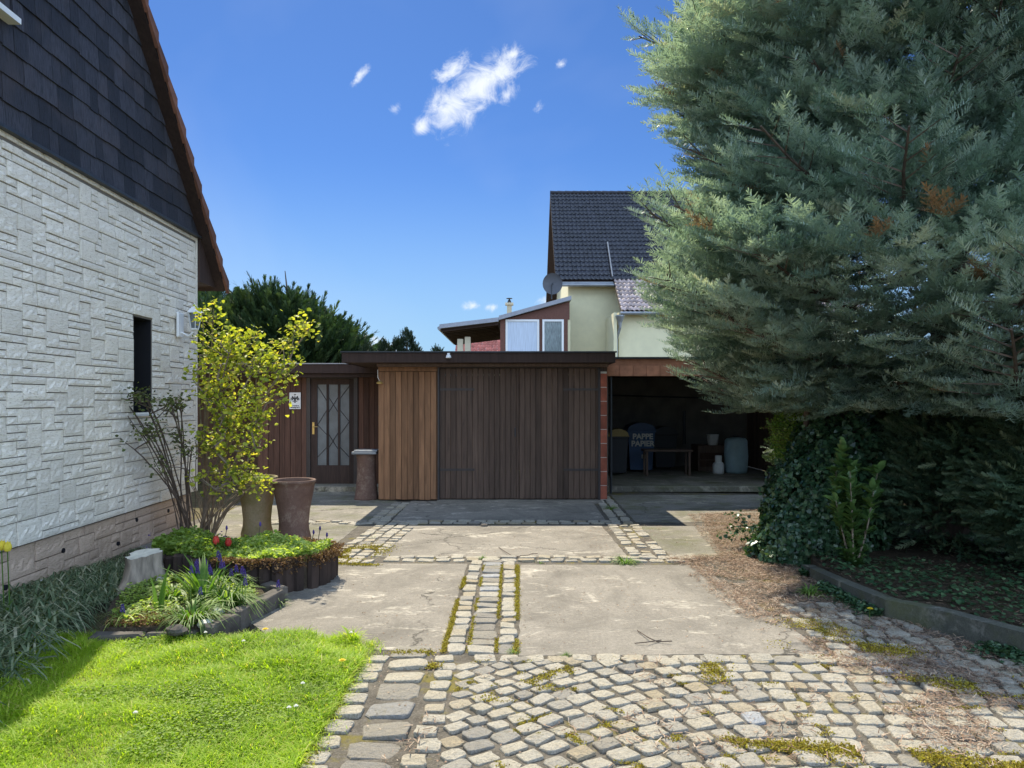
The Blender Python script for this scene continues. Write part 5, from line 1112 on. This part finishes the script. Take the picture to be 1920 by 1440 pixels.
# laurel
lb_ = G(1615,1072,.1); t = empty('cherry_laurel', (lb_[0],lb_[1]+.1,.1), 'upright cherry laurel with glossy leaves in front of the dark hollow', 'shrub')
b = MB(); pr3 = []
for k in range(13):
    a = random.uniform(0,2*pi); rr_ = random.uniform(.05,.24); h_ = random.uniform(.65,.95) if k else 1.08; bx_, by_ = lb_[0], lb_[1]+.15; top = Vector((bx_+rr_*cos(a)*(.3 if not k else 1), by_+rr_*sin(a)*.8, .1+h_)); mid_ = Vector((bx_+rr_*.6*cos(a), by_+rr_*.6*sin(a), .1+h_*.5)); b.tube([(bx_+.02*cos(a),by_+.02*sin(a),.1),mid_,top],[.010,.007,.003],5)
    m_ = int(h_*70); s_ = np.sort(rng.random(m_)); lo = np.array([bx_,by_,.1]); pos = np.where(s_[:,None] < .5, lo+(np.array(mid_)-lo)*s_[:,None]*2, np.array(mid_)+(np.array(top)-np.array(mid_))*(s_[:,None]-.5)*2); d = rdir(m_,-.1,.9); d[:,2] += .35; pr3.append(inst(LEAF[0]*np.array([1,.75,1]),LEAF[1],pos,frames(d,rdir(m_)*.3+np.array([0,0,1])),.125*rng.uniform(.65,1.15,m_)))
b.build('stems', m_bark_g, t); V, Fc, r_ = cat(pr3); np_mesh('crown', V, Fc, m_laurel, t, r_)
# dark hedge mass on the right
HL = twig_template(7, .9, .28, .05, .12, 12, .5, .02)
t = empty('yew_hedge', (5.2,6.2,0), 'large shaggy dark green hedge bulging over the ivy bed at the right edge', 'hedge')
V, Fc, r_ = cat([plumes((4.95,6.35,.55),(.85,.85,1.25),9000,HL,.13,.1,jit=.03), plumes((5.9,5.9,.6),(1.1,1.1,1.35),7000,HL,.14,.1,jit=.03), plumes((4.45,7.45,.45),(.75,.55,1.05),5000,HL,.13,.1,jit=.03), plumes((5.2,7.2,.9),(1.2,1.1,1.1),6000,HL,.14,.1,jit=.03)]); np_mesh('crown', V, Fc, m_hedge, t, r_)
b = MB()
for k in range(6): b.tube([(4.9+.25*k,6.6,.1),(4.9+.22*k,6.5,1.4)],.035,6)
b.build('trunk', m_bark, t)
t = empty('background_hedge', (4.9,10.2,0), 'tall dark hedge closing the gap behind laurel and ivy', 'hedge')
V, Fc, r_ = cat([plumes((4.6,10.0,.7),(.9,.7,1.3),5000,HL,.16,.1,jit=.04), plumes((6.2,9.6,.8),(1.3,.8,1.4),5000,HL,.16,.1,jit=.04), plumes((8.0,8.8,.8),(1.3,1,1.4),3000,HL,.18,.1,jit=.04)]); np_mesh('crown', V, Fc, m_hedge, t, r_)
b = MB()
for k in range(7): b.tube([(4.4+.5*k,10.0-.12*k,.0),(4.4+.5*k,10.0-.12*k,1.5)],.04,6)
b.build('trunk', m_bark, t)
# ground cover in the raised bed and along the kerb foot
bx_, by_ = scatter(BED, 30000); k = (vnoise(bx_,by_,2.2,61) > .26) & (by_ < 8.6); bx_, by_ = bx_[k][:20000], by_[k][:20000]; n = len(bx_)
g1 = inst(IVY[0],IVY[1],np.stack([bx_,by_,.125+.07*rng.random(n)],1),frames(rdir(n,-.2,.4),rdir(n)*.5+np.array([0,0,1])),.038*rng.uniform(.5,1.3,n))
tt = rng.random(5000); ii = np.minimum((tt*(len(kp)-1)).astype(int), len(kp)-2); ff = tt*(len(kp)-1)-ii; K = np.array([tuple(p) for p in kp]); base_ = K[ii]*(1-ff)[:,None]+K[ii+1]*ff[:,None]; nrm_ = np.array([-.45,-.9]); wid = np.abs(rng.normal(0,.13,5000)); pp = base_+nrm_*wid[:,None]; kk = vnoise(pp[:,0],pp[:,1],2.5,63) > .28; pp = pp[kk]; n = len(pp)
g2 = inst(LEAF[0],LEAF[1],np.stack([pp[:,0],pp[:,1],.005+.05*rng.random(n)],1),frames(rdir(n,-.1,.7),rdir(n)*.5+np.array([0,0,1])),.035*rng.uniform(.5,1.2,n))
V, Fc, r_ = cat([g1,g2]); tag(np_mesh('ivy_groundcover', V, Fc, m_ivy, None, r_), 'dark ivy and weeds covering the ground behind and below the edging wall', 'ground cover', None, 'stuff')
V, Fc, r_ = litter(BED, 9000, .125, .4, 71, .045); tag(np_mesh('bed_litter', V, Fc, m_litter, None, r_), 'dead needles lying among the ivy behind the edging wall', 'needle litter', None, 'stuff')
g = G(1630,1165); t = empty('dandelion', g, 'single dandelion in the shade at the foot of the edging wall', 'dandelion')
def flower_head(b, c, r0, n=14):
    for k in range(n):
        a = 2*pi*k/n+random.random()*.2; b.add([(c[0],c[1],c[2]),(c[0]+r0*cos(a-.2),c[1]+r0*sin(a-.2),c[2]+.004),(c[0]+r0*1.1*cos(a),c[1]+r0*1.1*sin(a),c[2]+.003),(c[0]+r0*cos(a+.2),c[1]+r0*sin(a+.2),c[2]+.004)], [(0,1,2,3)])
def flower(g, h_, r0, mp, name, label, cat_, t=None, grp=None):
    t = t or empty(name, g, label, cat_, grp); b = MB(); b.tube([(g[0],g[1],g[2]),(g[0]+.005,g[1],g[2]+h_)],.0018,4); b.build('stalk', m_bedleaf, t); b = MB()
    for q in range(3): flower_head(b, (g[0]+.005,g[1],g[2]+h_+.003*q), r0*(1-.25*q))
    b.build('petals', mp, t); return t
flower(g,.09,.022,m_yel,'dandelion','', '', t)
flower(G(640,1268,.01),.09,.02,m_yel,'dandelion','dandelion at the right end of the lawn beside the setts','dandelion')
flower(G(496,1194,.0),.05,.02,m_yel,'dandelion','dandelion flowering where the slab meets the top of the lawn','dandelion')
for (px, py, lab) in ((455,1228,'daisy near the top middle of the lawn'),(566,1312,'daisy on the right half of the lawn'),(540,1360,'left of two neighbouring daisies low on the lawn'),(553,1357,'right of two neighbouring daisies low on the lawn'),(657,1211,'daisy in the taller grass at the lawn upper right corner'),(384,1211,'daisy in front of the flower bed edging'),(252,1370,'daisy in the lower left of the lawn')):
    flower(G(px,py,.01),.085,.011,m_whitep,'daisy','white '+lab,'daisy',None,'daisies in the lawn')

# ================================================================ FLOWER BEDS, PLANTER, POTS
FB = [G(205,1212)[:2], G(375,1205)[:2], G(484,1130)[:2], G(470,1100)[:2], G(380,1060)[:2], G(290,1050)[:2], G(225,1120)[:2]]
FB = [(-2.75,4.85),(-1.98,4.92),(-1.98+.02,5.05),(-1.98,5.25),(-1.86,5.85),(-2.1,6.3),(-2.9,6.9),(-3.3,6.6),(-3.1,5.6)]
b = MB(); b.prism([(-2.72,4.93),(-2.06,5.0),(-1.93,5.83),(-2.2,6.35),(-2.9,6.95),(-3.25,6.6),(-3.0,5.6)], -.03, .09); tag(b.build('bed_soil', m_soil), kind='structure')
FBI = [(-2.68,4.97),(-2.1,5.05),(-1.98,5.8),(-2.25,6.3),(-2.9,6.9),(-3.2,6.5),(-2.95,5.6)]
def stone_run(pts, w_, h_, step, name, label, mat):
    b = MB(); pts = [Vector(p) for p in pts]
    for i in range(len(pts)-1):
        d = pts[i+1]-pts[i]; n = max(1, int(d.length/step)); d.normalize(); nr = Vector((-d.y,d.x))
        for k in range(n):
            a = pts[i].lerp(pts[i+1], k/n)+d*.004; c = pts[i].lerp(pts[i+1], (k+1)/n)-d*.004; hh = h_*random.uniform(.9,1.08); o0 = random.uniform(-.008,.008); q = [a+nr*(w_/2+o0), a-nr*(w_/2-o0), c-nr*(w_/2-o0), c+nr*(w_/2+o0)]; m_ = .012
            b.add([(p.x,p.y,-.02) for p in q]+[(p.x,p.y,hh-m_) for p in q]+[(p.x+((a+c)/2-p).x*.12,p.y+((a+c)/2-p).y*.12,hh+random.uniform(-.006,.006)) for p in q], [(0,1,5,4),(1,2,6,5),(2,3,7,6),(3,0,4,7),(4,5,9,8),(5,6,10,9),(6,7,11,10),(7,4,8,11),(8,9,10,11)])
    return tag(b.build(name, mat), label, 'edging')
stone_run([(-2.02,4.93),(-1.83,5.86)], .10, .12, .31, 'bed_edging', 'dark stone edging along the right side of the flower bed', m_bedstone)
stone_run([(-2.75,4.87),(-2.08,4.95)], .09, .07, .33, 'bed_edging', 'low mossy edging between flower bed and lawn', m_bedstone)
stone_run([(-1.83,5.96),(-2.02,6.12)], .10, .11, .2, 'bed_edging', 'short edging stone between flower bed and palisade planter', m_bedstone)
# stump
sx, sy2 = G(268,1112)[:2]; t = empty('tree_stump', (sx,sy2,0), 'pale weathered tree stump with a cut top beside the flower bed', 'stump')
b = MB(); n = 26; vs = []; pr = [(.24,-.02),(.19,.05),(.145,.14),(.125,.25),(.13,.33)]
for j, (rr_, z_) in enumerate(pr):
    for k in range(n):
        a = 2*pi*k/n; q = rr_*(1+.14*sin(3*a+1)+.10*sin(7*a+j*.3)+.06*sin(11*a)); vs.append((sx+q*cos(a), sy2+q*sin(a), z_+(0 if j < 4 else .022*sin(a+.6)+.007*sin(9*a)+.005*sin(17*a))))
b.add(vs, [(j*n+k, j*n+(k+1)%n, (j+1)*n+(k+1)%n, (j+1)*n+k) for j in range(4) for k in range(n)]); b.build('trunk', m_stump, t, True)
b = MB(); vs = [(sx+(p[0]-sx)*.98, sy2+(p[1]-sy2)*.98, p[2]-.002) for p in vs[4*n:]]+[(sx,sy2,.325)]; b.add(vs, [(k,(k+1)%n,n) for k in range(n)]); b.build('cut_face', m_stump_top, t)
def rock(g, r0, label, mat=m_stone):
    b = MB(); n = 10; vs = []
    for (rr_, z_) in ((.8,-.2),(1,.15),(.85,.5),(.45,.72)):
        for k in range(n): a = 2*pi*k/n; q = r0*rr_*random.uniform(.85,1.12); vs.append((g[0]+q*cos(a)*1.15, g[1]+q*sin(a), g[2]+r0*z_*random.uniform(.9,1.1)))
    vs.append((g[0],g[1],g[2]+r0*.78)); b.add(vs, [(j*n+k, j*n+(k+1)%n, (j+1)*n+(k+1)%n, (j+1)*n+k) for j in range(3) for k in range(n)]+[(3*n+k,3*n+(k+1)%n,4*n) for k in range(n)]); return tag(b.build('stone', mat), label, 'stone')
rock(G(404,1150,.09),.055,'pale round stone near the right edging of the flower bed'); rock(G(385,1172,.09),.05,'flat beige stone just in front of the pale round one'); rock(G(330,1185,.09),.06,'dark stone at the front of the flower bed by the lawn', m_bedstone); rock(G(62,1100,.0),.11,'pale boulder in the grass at the foot of the wall'); rock(G(300,1092,.09),.06,'whitish broken stone leaning by the tree stump')
# bed plants
def leafclump(cx, cy, z, n, h, spread, w_, label, name, cat_, bend=.7, mat=None, grp=None, R0=.03):
    V, Fc, r_ = clump_blades(cx, cy, z, n, h, spread, w_, bend, R0); return tag(np_mesh(name, V, Fc, mat or m_bedleaf, None, r_), label, cat_, grp)
def at(px, py, z=.09): return G(px, py, z)[:2]
q = at(382,1130); leafclump(q[0],q[1],.09,60,.36,.55,.05,'upright broad leaved iris clump in the middle of the flower bed','iris_clump','iris',.35,None,None,.09)
q = at(298,1150); leafclump(q[0],q[1],.09,5,.34,.18,.075,'single tall pale green tulip leaf left in the flower bed','tulip_leaf','tulip leaf',.2)
q = at(425,1135); leafclump(q[0],q[1],.09,230,.30,.95,.022,'dense arching grassy clump by the right edging','grape_hyacinth_leaves','grassy clump',1.0,None,None,.10)
q = at(360,1165); leafclump(q[0],q[1],.09,200,.25,1.0,.024,'low arching grassy clump at the bed front','grape_hyacinth_leaves','grassy clump',1.0,None,None,.12)
q = at(330,1120); leafclump(q[0],q[1],.09,140,.27,1.0,.03,'loose green clump in front of the stump','green_clump','leafy clump',1.2,None,None,.12)
q = at(405,1100); leafclump(q[0],q[1],.09,200,.28,.95,.022,'grassy clump below the planter, behind the iris','grape_hyacinth_leaves','grassy clump',1.0,None,None,.12)
q = at(238,1165); leafclump(q[0],q[1],.09,70,.18,1.2,.05,'whitish leaved tuft at the left front corner of the bed','pale_tuft','leafy clump',1.2,m_sedum,None,.06)
q = G(521,1137); leafclump(q[0],q[1],.0,55,.15,1.0,.03,'small green plant growing alone on the slab before the planter','lone_plant','plant',1.0,m_bedleaf,None,.02)
x, y = scatter(FBI, 9000); k = vnoise(x,y,5,81) > .35; x, y = x[k], y[k]; n = len(x)
V, Fc, r_ = inst(LEAF[0],LEAF[1],np.stack([x,y,.09+.05*rng.random(n)*vnoise(x,y,4,82)*2],1),frames(rdir(n,-.1,.6),rdir(n)*.5+np.array([0,0,1])),.024*rng.uniform(.5,1.3,n)); tag(np_mesh('bed_groundcover',V,Fc,m_sedum,None,r_),'small pale leaves carpeting the flower bed soil','ground cover',None,'stuff')
x, y = scatter([(-2.7,4.95),(-2.1,5.0),(-2.1,5.25),(-2.8,5.3)], 3500); n = len(x); V, Fc, r_ = inst(LEAF[0],LEAF[1],np.stack([x,y,.09+.04*rng.random(n)],1),frames(rdir(n,-.1,.8),rdir(n)),.014*rng.uniform(.6,1.3,n)); tag(np_mesh('sedum_mat',V,Fc,m_mossr,None,r_),'reddish sedum mat along the front of the flower bed','ground cover',None,'stuff')
# grape hyacinths, each a stalk with its bead spike
def muscari(x, y, z0, h_, label):
    t = empty('grape_hyacinth', (x,y,z0), label, 'grape hyacinth', 'violet grape hyacinths'); lx_, ly_ = random.uniform(-.03,.03), random.uniform(-.03,.03); b = MB(); b.tube([(x,y,z0),(x+lx_*.6,y+ly_*.6,z0+h_*.7),(x+lx_,y+ly_,z0+h_)],.0025,4); b.build('stalk', m_bedleaf, t)
    b = MB()
    for k in range(30):
        f = k/30; a = k*2.4; r0 = .014*(1-.6*f); c = (x+lx_+r0*cos(a), y+ly_+r0*sin(a), z0+h_-.012+f*.055); s_ = .0065*(1-.4*f)
        b.add([(c[0]+s_,c[1],c[2]),(c[0]-s_,c[1],c[2]),(c[0],c[1]+s_,c[2]),(c[0],c[1]-s_,c[2]),(c[0],c[1],c[2]+s_),(c[0],c[1],c[2]-s_)], [(0,2,4),(2,1,4),(1,3,4),(3,0,4),(2,0,5),(1,2,5),(3,1,5),(0,3,5)])
    b.build('flower_spike', m_violet, t); return t
for (px, py) in ((378,1088),(386,1080),(395,1090),(402,1078),(411,1086),(370,1098),(362,1106),(420,1094),(447,1118),(452,1110),(443,1105),(388,1098),(406,1100),(430,1100),(357,1116),(460,1120)):
    q = at(px, py+25); muscari(q[0],q[1],.09,random.uniform(.19,.27),'violet grape hyacinth in the cluster before the palisade planter')
muscari(*G(518,1132)[:2],.0,.15,'violet grape hyacinth standing alone on the slab'); q = at(232,1170); muscari(q[0],q[1],.09,.09,'short violet grape hyacinth at the left front corner of the bed'); q = at(378,1150); muscari(q[0],q[1],.09,.14,'low violet grape hyacinth in the green middle of the bed')
# palisade planter
pc = [(-2.42,6.30),(-2.15,6.18),(-1.95,6.2),(-1.80,6.34),(-1.70,6.52),(-1.66,6.72),(-1.58,6.86),(-1.56,7.1),(-1.62,7.4),(-1.8,7.7),(-2.1,7.95),(-2.6,8.05),(-3.05,7.9),(-3.25,7.4),(-3.15,6.95),(-2.85,6.6)]
pc = [(min(x_, -1.64), 6.2+(y_-6.2)*.5 if y_ > 6.2 else y_) for x_, y_ in pc]
t = empty('palisade_planter', (-2.3,7.1,0), 'kidney shaped raised planter of dark rotting palisade logs with mossy rim', 'planter')
peri = []; 
for i in range(len(pc)):
    a = Vector(pc[i]); c = Vector(pc[(i+1)%len(pc)]); n = max(1, round((c-a).length/.10))
    for k in range(n): peri.append(a.lerp(c, k/n))
b = MB()
for p in peri: hh = random.uniform(.245,.285); r0 = random.uniform(.048,.056); b.lathe((p.x,p.y,-.02),[(r0,0),(r0*1.04,hh*.5),(r0*.98,hh),(r0*.7,hh+.018)],9,jit=.05,capt=True)
b.build('palisade', m_log, t)
b = MB(); b.prism([(p.x,p.y) for p in peri], -.02, .24); b.build('soil', m_soil, t)
PP_ = [(p.x,p.y) for p in peri]
x, y = scatter(PP_, 19000); n = len(x); hh = .02+.16*vnoise(x,y,4.5,91)**1.6; rr = np.clip(.3+.7*rng.random(n),0,1); rr = np.where(x < -2.45, rr*.4, rr)
V, Fc, r_ = inst(LEAF[0],LEAF[1],np.stack([x,y,.238+hh*rng.random(n)],1),frames(rdir(n,-.1,.8),rdir(n)*.7+np.array([0,0,1])),(.020+.018*vnoise(x,y,5,95))*rng.uniform(.5,1.4,n),rr); tag(np_mesh('planter_groundcover',V,Fc,m_sedum,None,r_),'fresh light green ground cover filling the palisade planter','ground cover',None,'stuff')
T = leafq(.25,.1); ps = np.array([(p.x,p.y) for p in peri if p.x > -2.45 and p.y < 7.3]); n = 4200; k = rng.integers(0,len(ps),n); drop = rng.random(n)**2*(.03+.12*vnoise(ps[k][:,0],ps[k][:,1],6,92)); c0 = np.array([-2.3,6.65]); dirs = norm(ps[k]-c0); pos = np.concatenate([ps[k]+dirs*(.035+.03*rng.random(n))[:,None]+rng.normal(0,.03,(n,2)), (.29-drop)[:,None]],1)
V, Fc, r_ = inst(T[0],T[1],pos,frames(rdir(n,-.8,.6),rdir(n)),.026*rng.uniform(.5,1.3,n)); tag(np_mesh('rim_moss',V,Fc,m_mossr,None,r_),'rusty brown moss and roots hanging over the planter rim','moss',None,'stuff')
def tulip(px, py, Y, h_, label, mat):
    g = P(px, py, Y); z0 = .27 if Y > 6.3 else 0; t = empty('tulip', (g[0],Y,z0), label, 'tulip'); b = MB(); b.tube([(g[0]+.02,Y,z0),(g[0],Y,g[2]-.03)],.004,5); b.build('stalk', m_bedleaf, t)
    b = MB(); b.lathe((g[0],Y,g[2]-.035),[(.004,0),(.02,.008),(.028,.03),(.026,.05),(.014,.072)],12,jit=.06,capt=True)
    for k in range(6): a = k*pi/3; b.add([(g[0]+.027*cos(a-.5),Y+.027*sin(a-.5),g[2]-.01),(g[0]+.029*cos(a+.5),Y+.029*sin(a+.5),g[2]-.01),(g[0]+.018*cos(a),Y+.018*sin(a),g[2]+.05)],[(0,1,2)])
    b.build('bloom', mat, t); V, Fc, r_ = clump_blades(g[0]+.02,Y,z0,4,.22,.5,.06,.7,.01); np_mesh('leaves',V,Fc,m_bedleaf,t,r_)
tulip(405,1014,6.6,.1,'left red tulip at the left side of the planter',m_red); tulip(428,1017,6.6,.1,'right red tulip at the left side of the planter',m_red)
tulip(3,1024,5.5,.1,'leftmost yellow tulip in front of the plinth',m_yel); tulip(14,1026,5.5,.1,'yellow tulip right of its twin before the plinth',m_yel)
for (px, py, lab) in ((588,1000,'dark seed stalk on the right of the planter'),(600,993,'tallest dark seed stalk on the right of the planter'),(613,1005,'short dark seed stalk at the planter right end'),(488,985,'dark seed stalk before the left clay pot'),(425,992,'dark bud stalk above the tulips')):
    g = P(px, py, 6.85); t = empty('seed_stalk', (g[0],6.85,.24), lab, 'seed stalk', 'seed stalks in the planter'); b = MB(); b.tube([(g[0]-.03,6.85,.24),(g[0],6.85,g[2])],.0035,4); b.build('stalk', m_bark, t); b = MB(); b.lathe((g[0],6.85,g[2]-.01),[(.004,0),(.011,.015),(.008,.035),(.001,.045)],8); b.build('seed_head', m_violet, t)
g = at(360,1075,.2); x, y = g; n = 700; pos = np.stack([rng.normal(-2.75,.07,n),rng.normal(6.52,.04,n),.25+.05*rng.random(n)],1); V, Fc, r_ = inst(LEAF[0],LEAF[1],pos,frames(rdir(n,0,.8),rdir(n)),.02*rng.uniform(.6,1.2,n)); tag(np_mesh('primrose',V,Fc,m_ora,None,r_),'orange flowering primrose at the left rim of the planter','primrose',None,'stuff')
n = 450; pos = np.stack([rng.normal(-3.0,.16,n),rng.normal(6.95,.12,n),.24+.10*rng.random(n)],1); V, Fc, r_ = inst(LEAF[0],LEAF[1],pos,frames(rdir(n,0,.8),rdir(n)),.02*rng.uniform(.6,1.2,n)); tag(np_mesh('violet_flowers',V,Fc,m_violet,None,r_),'bluish violet low flowers below the rose bush','flowers',None,'stuff')
q = (-2.6,6.72); leafclump(q[0],q[1],.24,160,.16,1.1,.04,'grey green leafy clump around the red tulips','leafy_clump','leafy clump',1.0,m_rose,None,.2)
# clay pots
def pot(px, Y, hgt, rt, label, mat):
    X = (px-960)/F*Y; t = empty('clay_pot', (X,Y,0), label, 'clay pot', 'tall waisted clay pots behind the planter')
    pr = [(rt*.80,0),(rt*.82,.03),(rt*.72,.12),(rt*.70,.20),(rt*.76,.34),(rt*.87,.48),(rt*.97,.60),(rt*1.0,hgt-.035),(rt*1.05,hgt-.03),(rt*1.05,hgt-.004),(rt*1.02,hgt),(rt*.93,hgt-.002),(rt*.90,hgt-.03),(rt*.84,hgt-.2)]
    part(t,'body',mat,lambda b: b.lathe((X,Y,0),pr,40,jit=.004),True); part(t,'soil',m_soil,lambda b: b.lathe((X,Y,hgt-.16),[(rt*.84,0),(.02,.01)],24)); return X, t
X1, t1 = pot(551,8.55,.69,.235,'reddish brown terracotta pot, the right of the pair',m_clay)
X0_, t0 = pot(482,8.8,.70,.225,'mossy grey brown clay pot with sprouts, the left of the pair',m_clay_m)
V, Fc, r_ = clump_blades(X0_+.10,8.8,.60,26,.20,.7,.11,.8,.05); tag(np_mesh('sprouts',V,Fc,m_sedum,None,r_),'green sprouts growing in the left mossy clay pot','plant')
# fallen twigs
def twig(pts, label):
    b = MB(); b.tube([G(p[0],p[1],.012+.012*(i%2)) for i, p in enumerate(pts)], .0035, 5); b.build; return tag(b.build('fallen_twig', m_bark), label, 'twig', 'fallen twigs on the slabs')
twig([(935,1026),(950,1036),(962,1043),(975,1043)],'thin dark twig lying on the middle slab above the sett row'); twig([(975,1042),(990,1041),(1000,1037),(1008,1038)],'short twig end pointing right on the middle slab')
twig([(1195,1182),(1215,1195),(1232,1203),(1260,1202)],'forked dry twig on the right front slab'); twig([(1190,1206),(1212,1204),(1240,1200)],'lower dry twig crossing the forked one')
b = MB(); q = G(908,987); b.lathe((q[0],q[1],0),[(.05,0),(.045,.02),(.03,.03)],10,capt=True); tag(b.build('pebble', m_bedstone), 'small dark stone at the shadow edge before the garage door', 'stone')
print('objects', len(bpy.data.objects))
